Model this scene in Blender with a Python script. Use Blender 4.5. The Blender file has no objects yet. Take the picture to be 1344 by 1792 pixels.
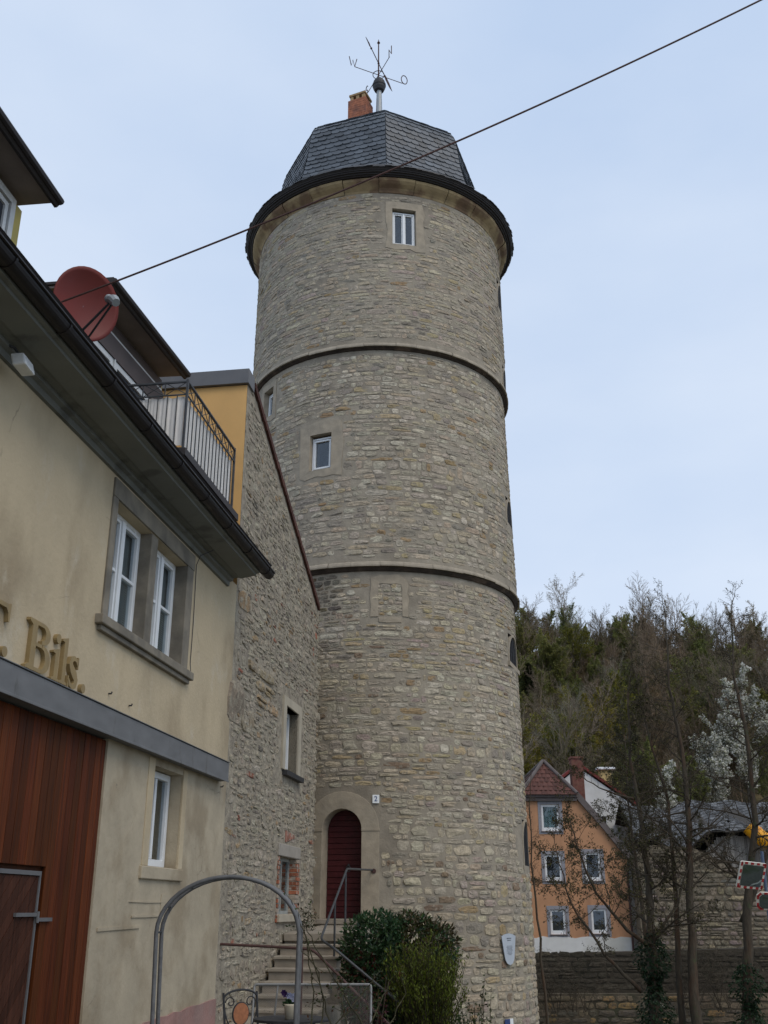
import bpy, bmesh, math, random
import numpy as np
from mathutils import Vector, Matrix, noise as mnoise

# ------------------------------------------------------------------ camera, sky, sun, exposure
sc = bpy.context.scene
PITCH = math.radians(21.1); EYE = 1.6
cam_d = bpy.data.cameras.new('camera'); cam = bpy.data.objects.new('camera', cam_d)
sc.collection.objects.link(cam); sc.camera = cam
cam.location = (0, 0, EYE); cam.rotation_euler = (math.pi/2 + PITCH, 0, 0)
cam_d.sensor_fit = 'VERTICAL'; cam_d.sensor_height = 36; cam_d.lens = 36*1800/1792
cam_d.clip_start = .05; cam_d.clip_end = 2000

world = bpy.data.worlds.new('World'); sc.world = world; world.use_nodes = True
def build_world():
    nt = world.node_tree; N = nt.nodes; L = nt.links; N.clear()
    out = N.new('ShaderNodeOutputWorld'); mix = N.new('ShaderNodeMixShader')
    b1 = N.new('ShaderNodeBackground'); b2 = N.new('ShaderNodeBackground')
    sky = N.new('ShaderNodeTexSky'); sky.sky_type = 'NISHITA'; sky.sun_disc = False
    sky.sun_elevation = math.radians(SUN_EL); sky.sun_rotation = math.radians(SUN_ROT)
    sky.air_density = 1.0; sky.dust_density = 1.0
    b1.inputs[1].default_value = .10
    L.new(sky.outputs[0], b1.inputs[0])
    tc = N.new('ShaderNodeTexCoord'); mp = N.new('ShaderNodeMapping'); mp.inputs['Scale'].default_value = (1, 1, 2.2)
    nz = N.new('ShaderNodeTexNoise'); nz.inputs['Scale'].default_value = 1.7; nz.inputs['Detail'].default_value = 6; nz.inputs['Roughness'].default_value = .48
    L.new(tc.outputs['Generated'], mp.inputs[0]); L.new(mp.outputs[0], nz.inputs[0])
    cr = N.new('ShaderNodeValToRGB'); e = cr.color_ramp.elements
    e[0].position = .34; e[0].color = (.462, .575, .76, 1); e[1].position = .72; e[1].color = (.635, .715, .84, 1)
    L.new(nz.outputs[0], cr.inputs[0]); L.new(cr.outputs[0], b2.inputs[0]); b2.inputs[1].default_value = 1.08
    mix.inputs[0].default_value = .9
    L.new(b1.outputs[0], mix.inputs[1]); L.new(b2.outputs[0], mix.inputs[2]); L.new(mix.outputs[0], out.inputs[0])
SUN_EL, SUN_ROT = 52, 140      # soft sun behind the clouds, behind the camera to the right
build_world()
sun_d = bpy.data.lights.new('sun', 'SUN'); sun = bpy.data.objects.new('sun', sun_d); sc.collection.objects.link(sun)
sun_d.energy = 1.2; sun_d.angle = math.radians(35); sun_d.color = (1, .89, .74)
_az = math.radians(SUN_ROT); _el = math.radians(SUN_EL)
_sd = Vector((math.sin(_az)*math.cos(_el), math.cos(_az)*math.cos(_el), math.sin(_el)))
sun.rotation_euler = _sd.to_track_quat('Z', 'Y').to_euler(); sun.location = (20, -20, 40)
sc.view_settings.view_transform = 'Standard'; sc.view_settings.look = 'None'
sc.view_settings.gamma = 1; sc.view_settings.exposure = 0.18

# ------------------------------------------------------------------ frames of reference
WD = 4.25; WA = math.radians(8.4)
UX, UY = math.sin(WA), math.cos(WA); NX, NY = math.cos(WA), -math.sin(WA)
def W(s, n, z):                        # left street front: s along it, n out of it, z up
    return (UX*s + NX*(n-WD), UY*s + NY*(n-WD), z)
TX, TY = -0.124, 24.0                  # axis of the round tower
def T(deg, r, z):                      # tower: angle from the side facing the street, radius, height
    t = math.radians(deg); return (TX + r*math.sin(t), TY - r*math.cos(t), z)
def X(x, y, z): return (x, y, z)
RK = [(-4, 3.42), (0, 3.33), (8.37, 3.225), (8.371, 3.315), (13.69, 3.205), (13.691, 3.29), (19, 3.25), (40, 3.25)]
def Rz(z):
    for (z0, r0), (z1, r1) in zip(RK, RK[1:]):
        if z <= z1: return r0 + (r1-r0)*max(0, (z-z0))/(z1-z0)
    return 3.25
RA = 3.28
def CY(a, b, z):                       # tower surface: arc length, depth out of the surface, height
    return T(math.degrees(a/RA), Rz(z) + b, z)
def arc(deg): return math.radians(deg)*RA

# ------------------------------------------------------------------ mesh builder
class MB:
    def __init__(s): s.v = []; s.f = []; s.c = []; s.m = []; s.col = None; s.mi = 0
    def add(s, vs, fs):
        o = len(s.v); s.v.extend(vs)
        for f in fs: s.f.append(tuple(i+o for i in f)); s.m.append(s.mi)
        if s.col is not None:
            if len(s.c) < o: s.c.extend([(1, 1, 1)]*(o-len(s.c)))
            s.c.extend([s.col]*len(vs))
    def box(s, F, a0, a1, b0, b1, c0, c1):
        vs = [F(a, b, c) for c in (c0, c1) for b in (b0, b1) for a in (a0, a1)]
        s.add(vs, [(0,2,3,1),(4,5,7,6),(0,1,5,4),(2,6,7,3),(0,4,6,2),(1,3,7,5)])
    def prism(s, F, poly, b0, b1):     # outline in (a, c), extruded along b
        n = len(poly)
        s.add([F(a, b0, c) for a, c in poly] + [F(a, b1, c) for a, c in poly],
              [tuple(range(n)), tuple(range(2*n-1, n-1, -1))] + [(i, (i+1) % n, n+(i+1) % n, n+i) for i in range(n)])
    def ring(s, F, outer, inner, b0, b1, binner=None, closed=True):
        n = len(outer); bi = b0 if binner is None else binner
        vs = [F(a, b1, c) for a, c in outer] + [F(a, b1, c) for a, c in inner] + [F(a, b0, c) for a, c in outer] + [F(a, bi, c) for a, c in inner]
        fs = []
        for i in range(n if closed else n-1):
            j = (i+1) % n
            fs += [(i, j, n+j, n+i), (i, 2*n+i, 2*n+j, j), (n+i, n+j, 3*n+j, 3*n+i)]
            if binner is None: fs.append((2*n+i, 3*n+i, 3*n+j, 2*n+j))
        s.add(vs, fs)
    def rframe(s, F, a0, a1, c0, c1, wd, b0, b1, top=None, bot=None):   # rectangular frame
        t = wd if top is None else top; b = wd if bot is None else bot
        s.ring(F, [(a0, c0), (a1, c0), (a1, c1), (a0, c1)], [(a0+wd, c0+b), (a1-wd, c0+b), (a1-wd, c1-t), (a0+wd, c1-t)], b0, b1)
    def tube(s, pts, rad, n=6, cap=True):
        pts = [Vector(p) for p in pts]; k = len(pts)
        if not isinstance(rad, (list, tuple)): rad = [rad]*k
        vs = []; ref = None
        for i, p in enumerate(pts):
            d = (pts[min(i+1, k-1)] - pts[max(i-1, 0)])
            if d.length < 1e-9: d = Vector((0, 0, 1))
            d.normalize()
            if ref is None: ref = Vector((0, 0, 1)) if abs(d.z) < .9 else Vector((1, 0, 0))
            x = (ref - d*ref.dot(d))
            if x.length < 1e-6: x = d.orthogonal()
            x.normalize(); y = d.cross(x); ref = x
            for j in range(n):
                t = 2*math.pi*j/n; q = p + (x*math.cos(t) + y*math.sin(t))*rad[i]; vs.append((q.x, q.y, q.z))
        fs = [(i*n+j, i*n+(j+1) % n, (i+1)*n+(j+1) % n, (i+1)*n+j) for i in range(k-1) for j in range(n)]
        if cap: fs += [tuple(range(n-1, -1, -1)), tuple(range((k-1)*n, k*n))]
        s.add(vs, fs)
    def lathe(s, prof, c, n=32, a0=0, a1=360):
        full = abs(a1-a0-360) < 1e-6; m = n if full else n+1; k = len(prof); vs = []
        for i in range(m):
            t = math.radians(a0 + (a1-a0)*i/n)
            for r, z in prof: vs.append((c[0]+r*math.sin(t), c[1]-r*math.cos(t), c[2]+z))
        s.add(vs, [(i*k+j, ((i+1) % m)*k+j, ((i+1) % m)*k+j+1, i*k+j+1) for i in range(n) for j in range(k-1)])
    def ball(s, c, r, n=12, sz=1):
        prof = [(r*math.sin(math.pi*i/n), -r*sz*math.cos(math.pi*i/n)) for i in range(n+1)]
        s.lathe(prof, c, 2*n)
    def quad(s, a, b, c, d): s.add([a, b, c, d], [(0, 1, 2, 3)])
    def leaf(s, p, d, nrm, L, w):      # folded leaf of two faces
        p = Vector(p); sd = d.cross(nrm)
        if sd.length < 1e-5: return
        sd.normalize(); nn = sd.cross(d).normalized()
        m = p + d*L*.5 - nn*w*.2; t = p + d*L
        l = p + d*L*.45 + sd*w*.5; r = p + d*L*.45 - sd*w*.5
        s.add([tuple(p), tuple(l), tuple(t), tuple(r), tuple(m)], [(0, 4, 1), (4, 2, 1), (0, 3, 4), (4, 3, 2)])
    def build(s, name, mats, parent=None, smooth=False, bevel=0, recalc=True, origin=None):
        me = bpy.data.meshes.new(name)
        off = Vector((0, 0, 0))
        if parent is not None: off = worldloc(parent)
        elif origin is not None: off = Vector(origin)
        V = np.array(s.v, dtype=np.float64).reshape(-1, 3) - np.array(off)
        me.from_pydata(V.tolist(), [], s.f)
        if not isinstance(mats, (list, tuple)): mats = [mats]
        for m in mats: me.materials.append(m)
        if len(mats) > 1: me.polygons.foreach_set('material_index', s.m)
        if smooth: me.polygons.foreach_set('use_smooth', [True]*len(me.polygons))
        if s.c:
            c = s.c + [(1, 1, 1)]*(len(s.v)-len(s.c))
            at = me.attributes.new('Col', 'FLOAT_COLOR', 'POINT')
            A = np.ones((len(s.v), 4), dtype=np.float32); A[:, :3] = np.array(c, dtype=np.float32); at.data.foreach_set('color', A.ravel())
        if recalc:
            bm = bmesh.new(); bm.from_mesh(me); bmesh.ops.recalc_face_normals(bm, faces=bm.faces); bm.to_mesh(me); bm.free()
        me.update()
        o = bpy.data.objects.new(name, me); sc.collection.objects.link(o)
        if parent is not None: o.parent = parent
        else: o.location = off
        if bevel:
            b = o.modifiers.new('bevel', 'BEVEL'); b.width = bevel; b.segments = 2; b.limit_method = 'ANGLE'; b.angle_limit = math.radians(40)
        return o
def worldloc(o):
    l = Vector(o.location)
    while o.parent is not None: o = o.parent; l = l + Vector(o.location)
    return l
def tag(o, label=None, cat=None, group=None, kind=None):
    if label: o['label'] = label
    if cat: o['category'] = cat
    if group: o['group'] = group
    if kind: o['kind'] = kind
    return o
def thing(name, loc, label, cat, group=None):
    o = bpy.data.objects.new(name, None); o.empty_display_size = .2; sc.collection.objects.link(o); o.location = loc
    return tag(o, label, cat, group)
def plabel(o, t): o['label'] = t; return o

# ------------------------------------------------------------------ materials
MATS = {}
def mat(name, col, rough=.8, metal=0, var=.12, scale=6, detail=5, bump=.0, bscale=40, bdist=.01, attr=False, stretch=(1, 1, 1),
        col2=None, c2scale=2, c2lo=.45, c2hi=.65, c3=None, c3scale=9, c3lo=.62, c3hi=.72, spec=.3, stretch2=None, coat=0, cracks=0):
    m = bpy.data.materials.new(name); m.use_nodes = True; nt = m.node_tree; N = nt.nodes; L = nt.links
    p = N['Principled BSDF']; p.inputs['Roughness'].default_value = rough; p.inputs['Metallic'].default_value = metal
    p.inputs['Specular IOR Level'].default_value = spec; p.inputs['Coat Weight'].default_value = coat
    tc = N.new('ShaderNodeTexCoord')
    def noise_(sc_, det, st=(1, 1, 1), rgh=.55):
        mp = N.new('ShaderNodeMapping'); mp.inputs['Scale'].default_value = st; L.new(tc.outputs['Object'], mp.inputs[0])
        n = N.new('ShaderNodeTexNoise'); n.inputs['Scale'].default_value = sc_; n.inputs['Detail'].default_value = det; n.inputs['Roughness'].default_value = rgh
        L.new(mp.outputs[0], n.inputs[0]); return n.outputs[0]
    def ramp(src, lo, hi):
        r = N.new('ShaderNodeMapRange'); r.inputs['From Min'].default_value = lo; r.inputs['From Max'].default_value = hi
        r.interpolation_type = 'SMOOTHSTEP'; L.new(src, r.inputs[0]); return r.outputs[0]
    def mixc(f, a, b, mode='MIX'):
        x = N.new('ShaderNodeMix'); x.data_type = 'RGBA'; x.blend_type = mode
        if isinstance(f, float): x.inputs[0].default_value = f
        else: L.new(f, x.inputs[0])
        for i, q in ((6, a), (7, b)):
            if isinstance(q, tuple): x.inputs[i].default_value = (*q, 1)
            else: L.new(q, x.inputs[i])
        return x.outputs[2]
    if attr:
        a = N.new('ShaderNodeAttribute'); a.attribute_name = 'Col'; c = mixc(1.0, col, a.outputs['Color'], 'MULTIPLY')
    else: c = col
    if col2: c = mixc(ramp(noise_(c2scale, 6, stretch2 or stretch), c2lo, c2hi), c, col2)
    if c3: c = mixc(ramp(noise_(c3scale, 6, stretch2 or (1, 1, 1), .65), c3lo, c3hi), c, c3)
    if var:
        n = noise_(scale, detail, stretch)
        r = N.new('ShaderNodeMapRange'); r.inputs['From Min'].default_value = .3; r.inputs['From Max'].default_value = .7
        r.inputs['To Min'].default_value = 1-var; r.inputs['To Max'].default_value = 1+var; L.new(n, r.inputs[0])
        cm = N.new('ShaderNodeCombineColor'); [L.new(r.outputs[0], cm.inputs[i]) for i in range(3)]
        c = mixc(1.0, c, cm.outputs[0], 'MULTIPLY')
        rr = N.new('ShaderNodeMapRange'); rr.inputs['From Min'].default_value = .3; rr.inputs['From Max'].default_value = .7
        rr.inputs['To Min'].default_value = max(0, rough-.1); rr.inputs['To Max'].default_value = min(1, rough+.1); L.new(n, rr.inputs[0]); L.new(rr.outputs[0], p.inputs['Roughness'])
    if cracks:                         # hairline cracks, only in some patches
        nzc = N.new('ShaderNodeTexNoise'); nzc.inputs['Scale'].default_value = 3; nzc.inputs['Detail'].default_value = 6; L.new(tc.outputs['Object'], nzc.inputs[0])
        mxv = N.new('ShaderNodeMix'); mxv.data_type = 'VECTOR'; mxv.inputs[0].default_value = .22; L.new(tc.outputs['Object'], mxv.inputs[4]); L.new(nzc.outputs[1], mxv.inputs[5])
        vo = N.new('ShaderNodeTexVoronoi'); vo.feature = 'DISTANCE_TO_EDGE'; vo.inputs['Scale'].default_value = cracks; L.new(mxv.outputs[1], vo.inputs[0])
        r1 = ramp(vo.outputs['Distance'], .002, .007); inv = N.new('ShaderNodeMath'); inv.operation = 'SUBTRACT'; inv.inputs[0].default_value = 1; L.new(r1, inv.inputs[1])
        mul = N.new('ShaderNodeMath'); mul.operation = 'MULTIPLY'; L.new(inv.outputs[0], mul.inputs[0]); L.new(ramp(noise_(1.1, 4), .57, .70), mul.inputs[1])
        c = mixc(mul.outputs[0], c, (.24, .20, .14))
    if isinstance(c, tuple): p.inputs['Base Color'].default_value = (*c, 1)
    else: L.new(c, p.inputs['Base Color'])
    if bump:
        b = N.new('ShaderNodeBump'); b.inputs['Strength'].default_value = bump; b.inputs['Distance'].default_value = bdist
        L.new(noise_(bscale, 6, stretch, .6), b.inputs['Height']); L.new(b.outputs[0], p.inputs['Normal'])
    MATS[name] = m; return m

def glass_mat(name, tint=(.75, .78, .8), dark=.0):
    m = bpy.data.materials.new(name); m.use_nodes = True; nt = m.node_tree; N = nt.nodes; L = nt.links; N.clear()
    o = N.new('ShaderNodeOutputMaterial'); mx = N.new('ShaderNodeMixShader'); t = N.new('ShaderNodeBsdfTransparent'); g = N.new('ShaderNodeBsdfGlossy')
    t.inputs[0].default_value = (*tint, 1); g.inputs['Roughness'].default_value = .03; g.inputs[0].default_value = (.9, .95, 1, 1)
    lw = N.new('ShaderNodeLayerWeight'); lw.inputs[0].default_value = .5     # Schlick reflectance, the same from both sides
    pw = N.new('ShaderNodeMath'); pw.operation = 'POWER'; pw.inputs[1].default_value = 5; L.new(lw.outputs['Facing'], pw.inputs[0])
    mr = N.new('ShaderNodeMapRange'); mr.inputs['To Min'].default_value = .065; mr.inputs['To Max'].default_value = 1
    L.new(pw.outputs[0], mr.inputs[0]); L.new(mr.outputs[0], mx.inputs[0])
    tc = N.new('ShaderNodeTexCoord'); nz = N.new('ShaderNodeTexNoise'); nz.inputs['Scale'].default_value = 1.3
    b = N.new('ShaderNodeBump'); b.inputs['Strength'].default_value = .12; b.inputs['Distance'].default_value = .05
    L.new(tc.outputs['Object'], nz.inputs[0]); L.new(nz.outputs[0], b.inputs['Height']); L.new(b.outputs[0], g.inputs['Normal'])
    L.new(t.outputs[0], mx.inputs[1]); L.new(g.outputs[0], mx.inputs[2]); L.new(mx.outputs[0], o.inputs[0]); return m

def leafmat(name, col, rough=.5, trans=.4, var=.25, attr=True):
    m = mat(name, col, rough=rough, var=var, scale=3, attr=attr, spec=.35)
    nt = m.node_tree; N = nt.nodes; L = nt.links; p = N['Principled BSDF']; out = N['Material Output']
    tr = N.new('ShaderNodeBsdfTranslucent'); mx = N.new('ShaderNodeMixShader'); mx.inputs[0].default_value = trans
    L.new(p.inputs['Base Color'].links[0].from_socket, tr.inputs[0]); L.new(p.outputs[0], mx.inputs[1]); L.new(tr.outputs[0], mx.inputs[2]); L.new(mx.outputs[0], out.inputs[0])
    return m

M_mortar = mat('tower_mortar', (.295, .258, .202), .95, var=.16, scale=5, bump=.6, bscale=22, bdist=.014, col2=(.235, .203, .158), c2scale=.8, c3=(.34, .305, .245), c3scale=3)
def stone_mat(name, mort, lo, hi, bump=.9):
    m = mat(name, (1, 1, 1), .92, var=.26, scale=14, detail=7, bump=bump, bscale=30, bdist=.022, attr=True, col2=mort, c2scale=9, c2lo=lo, c2hi=hi, c3=(.17, .16, .14), c3scale=16, c3lo=.66, c3hi=.8)
    return m
M_tstone = stone_mat('tower_limestone', (.285, .25, .197), .53, .70, .7)
M_rub = stone_mat('rubble_stone', (.295, .257, .195), .44, .60, .8)
M_rubm = mat('rubble_mortar', (.295, .258, .198), .95, var=.3, scale=7, bump=.8, bscale=14, bdist=.03, col2=(.25, .215, .17), c2scale=2.5, c3=(.13, .11, .09), c3scale=12, c3lo=.58, c3hi=.68)
M_dress = mat('dressed_stone', (.335, .285, .215), .9, var=.16, scale=6, bump=.4, bscale=30, bdist=.01, col2=(.30, .26, .20), c2scale=2.2, c3=(.20, .18, .15), c3scale=11, c3lo=.62, c3hi=.8)
M_band = mat('string_course_stone', (.335, .29, .225), .9, var=.2, scale=5, bump=.5, bscale=25, bdist=.01, c3=(.22, .2, .17), c3scale=8)
M_corn = mat('cornice_sandstone', (.29, .215, .115), .9, var=.2, scale=4, bump=.3, bscale=25, bdist=.01, col2=(.15, .095, .055), c2scale=1.4, c2lo=.45, c2hi=.6)
M_eave = mat('tarred_eave_wood', (.022, .018, .016), .6, var=.3, scale=9, bump=.3, bscale=30)
M_slate = mat('roof_slate', (1, 1, 1), .48, var=.22, scale=16, bump=.35, bscale=45, bdist=.006, attr=True, spec=.5)
M_white = mat('white_paint', (.72, .74, .75), .45, var=.05, scale=5, spec=.4)
M_wwhite = mat('weathered_white_paint', (.62, .63, .62), .5, var=.12, scale=9)
M_glass = glass_mat('window_glass')
M_dark = mat('dark_interior', (.012, .013, .015), .9, var=.3, scale=2)
M_grey_int = mat('dim_interior', (.05, .055, .065), .9, var=.5, scale=1.5)
M_curtain = mat('curtain_cloth', (.30, .32, .31), .9, var=.35, scale=7, stretch=(4, 1, .3))
M_green_curt = mat('green_curtain', (.10, .22, .19), .9, var=.5, scale=7, stretch=(3, 1, .15))
M_blind = mat('window_blind', (.55, .62, .60), .7, var=.08)
M_door = mat('oxblood_door_paint', (.055, .007, .008), .55, var=.25, scale=8, bump=.15, bscale=40)
M_iron = mat('dark_iron', (.028, .028, .03), .6, var=.3, scale=20, spec=.4)
M_rail = mat('grey_steel', (.065, .068, .072), .5, metal=.3, var=.25, scale=12, c3=(.06, .045, .035), c3scale=25, c3lo=.62, c3hi=.72)
M_rust = mat('rusty_brown_iron', (.07, .035, .03), .7, var=.3, scale=20)
M_brick = mat('orange_brick', (.33, .125, .07), .9, var=.3, scale=9, bump=.4, bscale=40, col2=(.20, .09, .065), c2scale=4)
M_brickcap = mat('yellow_brick_cap', (.34, .23, .12), .9, var=.25, scale=9)
M_zinc = mat('zinc_sheet', (.14, .14, .145), .5, metal=.2, var=.12, scale=4)
M_lead = mat('lead_sheet', (.32, .34, .35), .5, metal=.3, var=.12, scale=6)
M_step = mat('worn_step_stone', (.30, .26, .21), .9, var=.25, scale=5, bump=.5, bscale=25, bdist=.012, col2=(.25, .22, .175), c2scale=2.5, c3=(.09, .08, .065), c3scale=16, c3lo=.63, c3hi=.72)
M_grimeshade = mat('grime_and_shade_stone', (.05, .038, .03), .95, var=.4, scale=5, bump=.5, bscale=20, bdist=.01, col2=(.11, .078, .055), c2scale=2, c2lo=.5, c2hi=.7)  # dark tone paints the shade, with some grime, below the string courses
# ------------------------------------------------------------------ masonry: every stone modelled
def stones(mb, rng, F, a0, a1, z0, z1, pal, hr, wr, gap=.022, prot=.014, skip=None, wave=None, npt=12, sharp=4.5, jit=.07, rough=.006, ztop=None, rots=.02, tall=.06, periodic=False):
    z = z0
    while z < z1:
        h = rng.uniform(*hr) * (1.5 if rng.random() < .09 else 1)
        a = a0 - rng.uniform(0, .2)*(0 if periodic else 1)
        while a < a1:
            w = rng.uniform(*wr) * (rng.choice((.55, .7, 1, 1, 1.2, 1.6)))
            if periodic and a + w > a1 - .12: w = a1 - a
            zc = z + h/2; ac = a + w/2
            wv = wave(ac, zc) if wave else 0
            cells = [(ac, zc + wv, w, h)]
            if rng.random() < .10 and h > .11 and w > .22: cells = [(ac, zc+wv-h*.25, w, h*.5), (ac, zc+wv+h*.25, w, h*.5)]
            elif rng.random() < tall and w < .3: cells = [(ac, zc+wv+h*.3, w, h*1.5)]
            for (ca, cz, cw, ch) in cells:
                if skip and skip(ca, cz, cw, ch): continue
                hw = max(.02, cw/2 - gap*rng.uniform(.3, 1.1)); hh = max(.015, ch/2 - gap*rng.uniform(.25, .8))
                rot = rng.gauss(0, rots); cr, sr = math.cos(rot), math.sin(rot)
                base = []
                for k in range(npt):
                    t = 2*math.pi*(k + .5*rng.random())/npt; c, s_ = math.cos(t), math.sin(t)
                    q = (abs(c)**sharp + abs(s_)**sharp)**(-1/sharp) * (1 + rng.uniform(-jit, jit)*1.3)
                    x = c*q*hw; y = s_*q*hh*(1 + rng.uniform(-jit, jit)*.8)
                    base.append((x*cr - y*sr, x*sr + y*cr))
                pr = prot*rng.uniform(.35, 1.35); ta, tz = rng.gauss(0, .035), rng.gauss(0, .055)
                cx, cy = rng.uniform(-.2, .2)*hw, rng.uniform(-.2, .2)*hh
                col = pal(ca, cz, rng)
                vs = []
                for (x, y) in base: vs.append(F(ca+x, -.012, cz+y))
                for (x, y) in base: vs.append(F(ca+x*.93, pr*.75 + ta*x + tz*y*.6 + rng.uniform(-rough, rough)*.5, cz+y*.88))
                for (x, y) in base: vs.append(F(ca+x*.55+cx*.4, pr + ta*x + tz*y + rng.uniform(-rough, rough), cz+y*.5+cy*.4))
                vs.append(F(ca+cx, pr*1.1 + rng.uniform(-rough, rough), cz+cy))
                fs = []
                for k in range(npt):
                    j = (k+1) % npt
                    fs += [(k, j, npt+j, npt+k), (npt+k, npt+j, 2*npt+j, 2*npt+k), (2*npt+k, 2*npt+j, 3*npt)]
                mb.col = col; mb.add(vs, fs)
            a += w
        z += h

def vary(c, rng, v=.10, h=.03):
    k = 1 + rng.uniform(-v, v); return tuple(max(.01, q*k*(1+rng.uniform(-h, h))) for q in c)
GREY = (.35, .305, .235); CREAM = (.405, .35, .255); YEL = (.36, .292, .175); OCH = (.29, .205, .115); WARM = (.365, .302, .218); PALE = (.44, .39, .305); BROWN = (.2, .145, .10); PINK = (.335, .265, .225); DGREY = (.245, .215, .175)
def pick(rng, tab):
    r = rng.random()*sum(w for w, _ in tab)
    for w, c in tab:
        r -= w
        if r <= 0: return c
    return tab[-1][1]
def pal_tower(a, z, rng):
    if z < 2.6: tab = [(4, GREY), (3, WARM), (2.5, CREAM), (.8, YEL), (.8, BROWN), (1.2, DGREY), (.9, PINK), (.4, OCH)]
    elif z < 8.3: tab = [(4, GREY), (2.6, CREAM), (1.6, PALE), (1.1, YEL), (1.2, WARM), (.35, OCH), (.25, BROWN), (.5, DGREY), (.4, PINK)]
    elif z < 13.6: tab = [(5, GREY), (2, PALE), (2, WARM), (.8, CREAM), (.5, YEL), (.3, OCH), (1, DGREY)]
    else: tab = [(5, GREY), (3, WARM), (1, CREAM), (1.2, DGREY), (.35, YEL), (.4, PINK), (.12, OCH)]
    c = pick(rng, tab); c = vary(c, rng)
    d = math.degrees(a/RA)
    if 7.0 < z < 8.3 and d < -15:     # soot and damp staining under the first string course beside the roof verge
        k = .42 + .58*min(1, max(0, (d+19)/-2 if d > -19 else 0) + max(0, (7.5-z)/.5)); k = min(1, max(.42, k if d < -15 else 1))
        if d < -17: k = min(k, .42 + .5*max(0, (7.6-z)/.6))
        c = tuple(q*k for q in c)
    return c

tower = thing('stone_tower', (TX, TY, -1), 'tall round grey limestone tower with slate cap roof and arched red door', 'tower')
# openings: (deg0, deg1, z0, z1)
SIDE = [(69.5, 85, 16.15, 16.98), (71.5, 86.5, 13.90, 14.48), (67.5, 83.5, 10.15, 10.80), (64, 80.5, 6.74, 7.40), (68.5, 85, 2.45, 3.38)]
WIN = [(5.7, 16.0, 16.52, 17.55), (-28.4, -18.9, 10.72, 11.60), (-60.2, -51.8, 12.58, 13.34)]
DOOR = (-19.0, -5.4, 1.43, 3.42)
HOLES = WIN + SIDE + [DOOR]
SURR = [(3.2, 19.6, 16.38, 17.76), (-33.2, -14.4, 10.54, 11.92), (-62.5, -49.8, 12.45, 13.5), (-26.2, .7, 1.2, 3.78)] + [(a-1.2, b+1.2, z0-.12, z1+.06) for a, b, z0, z1 in SIDE]

shell = MB(); shell.col = (1, 1, 1); shell.mi = 0
degs = sorted(set([i*3.0-180 for i in range(121)] + [h[i] for h in HOLES for i in (0, 1)]))
zs = sorted(set([-4+.5*i for i in range(45)] + [8.37, 8.371, 13.69, 13.691, 18.3] + [h[i] for h in HOLES for i in (2, 3)]))
zs = [z for z in zs if z <= 18.3]
for i in range(len(degs)-1):
    for j in range(len(zs)-1):
        dm, zm = (degs[i]+degs[i+1])/2, (zs[j]+zs[j+1])/2
        if any(h[0] < dm < h[1] and h[2] < zm < h[3] for h in HOLES): continue
        shell.quad(T(degs[i], Rz(zs[j]), zs[j]), T(degs[i+1], Rz(zs[j]), zs[j]), T(degs[i+1], Rz(zs[j+1]), zs[j+1]), T(degs[i], Rz(zs[j+1]), zs[j+1]))
shell.mi = 1
rng = random.Random(5)
def tower_skip(a, z, w, h):
    d0, d1 = math.degrees((a-w/2)/RA), math.degrees((a+w/2)/RA)
    for s0, s1, z0, z1 in SURR:
        m = .35
        if d1 > s0+m and d0 < s1-m and z+h/2 > z0+.012 and z-h/2 < z1-.012: return True
    # blocked window: stones only inside its frame or outside it
    if z+h/2 > 7.17 and z-h/2 < 8.17 and d1 > -2.6 and d0 < 11.2:
        if not (d0 > .1 and d1 < 8.8 and z+h/2 < 8.0 and z-h/2 > 7.28): return True
    if z+h/2 > 8.26 and z-h/2 < 8.53: return True
    if z+h/2 > 13.58 and z-h/2 < 13.85: return True
    return z+h/2 > 18.02
def wv(a, z): return .03*math.sin(a*3.2/RA + z*.7) + .018*math.sin(a*11/RA*1.0 + z*2.1)
half = math.pi*RA
for (za, zb, hr, wr, gp, pt) in [(-3.0, 2.2, (.10, .21), (.18, .44), .020, .016), (2.2, 8.36, (.07, .145), (.15, .40), .015, .010),
                             (8.52, 13.66, (.078, .155), (.15, .39), .013, .009), (13.84, 18.05, (.07, .14), (.16, .42), .011, .008)]:
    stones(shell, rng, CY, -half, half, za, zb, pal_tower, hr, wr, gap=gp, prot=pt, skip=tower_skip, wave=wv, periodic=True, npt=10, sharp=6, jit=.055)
# small stones of the blocked window
stones(shell, rng, CY, arc(.3), arc(8.7), 7.29, 7.98, pal_tower, (.07, .11), (.12, .26), gap=.02, prot=.012, npt=10)
shell.col = (1, 1, 1)
shell.build('wall', [M_mortar, M_tstone], tower, recalc=False)

def courses(z0, r0, name, dh):
    m = MB(); rg = random.Random(int(z0*10)); d = -180; rb = Rz(z0-.02)
    while d < 179.9:          # one slab after another, joints a few millimetres wide
        w = min(rg.uniform(7, 13), 180-d)
        if 180-d-w < 4: w = 180-d
        dr = rg.uniform(-.012, .012); dz = rg.uniform(-.012, .012); k = 3
        prof = [(rb-.05, z0+dz), (r0+dr, z0+dz), (r0+dr+.004, z0+.03+dz), (r0-.008+dr, z0+.075), (r0-.035+dr, z0+.095), (rb-.05, z0+.165)]
        m.lathe([(r, z) for r, z in prof], (TX, TY, 0), k, d+.05, d+w-.05); d += w
    o = m.build(name, M_band, tower); m = MB()
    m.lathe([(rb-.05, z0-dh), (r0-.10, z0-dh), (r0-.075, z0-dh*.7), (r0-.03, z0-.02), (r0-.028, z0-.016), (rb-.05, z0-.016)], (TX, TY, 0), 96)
    m.build('lip_shade_ring', M_grimeshade, o)  # added ring: shade and grime under the lip put into its colour
    return o
courses(8.36, 3.365, 'string_course', .085); courses(13.68, 3.335, 'string_course', .055)

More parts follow.
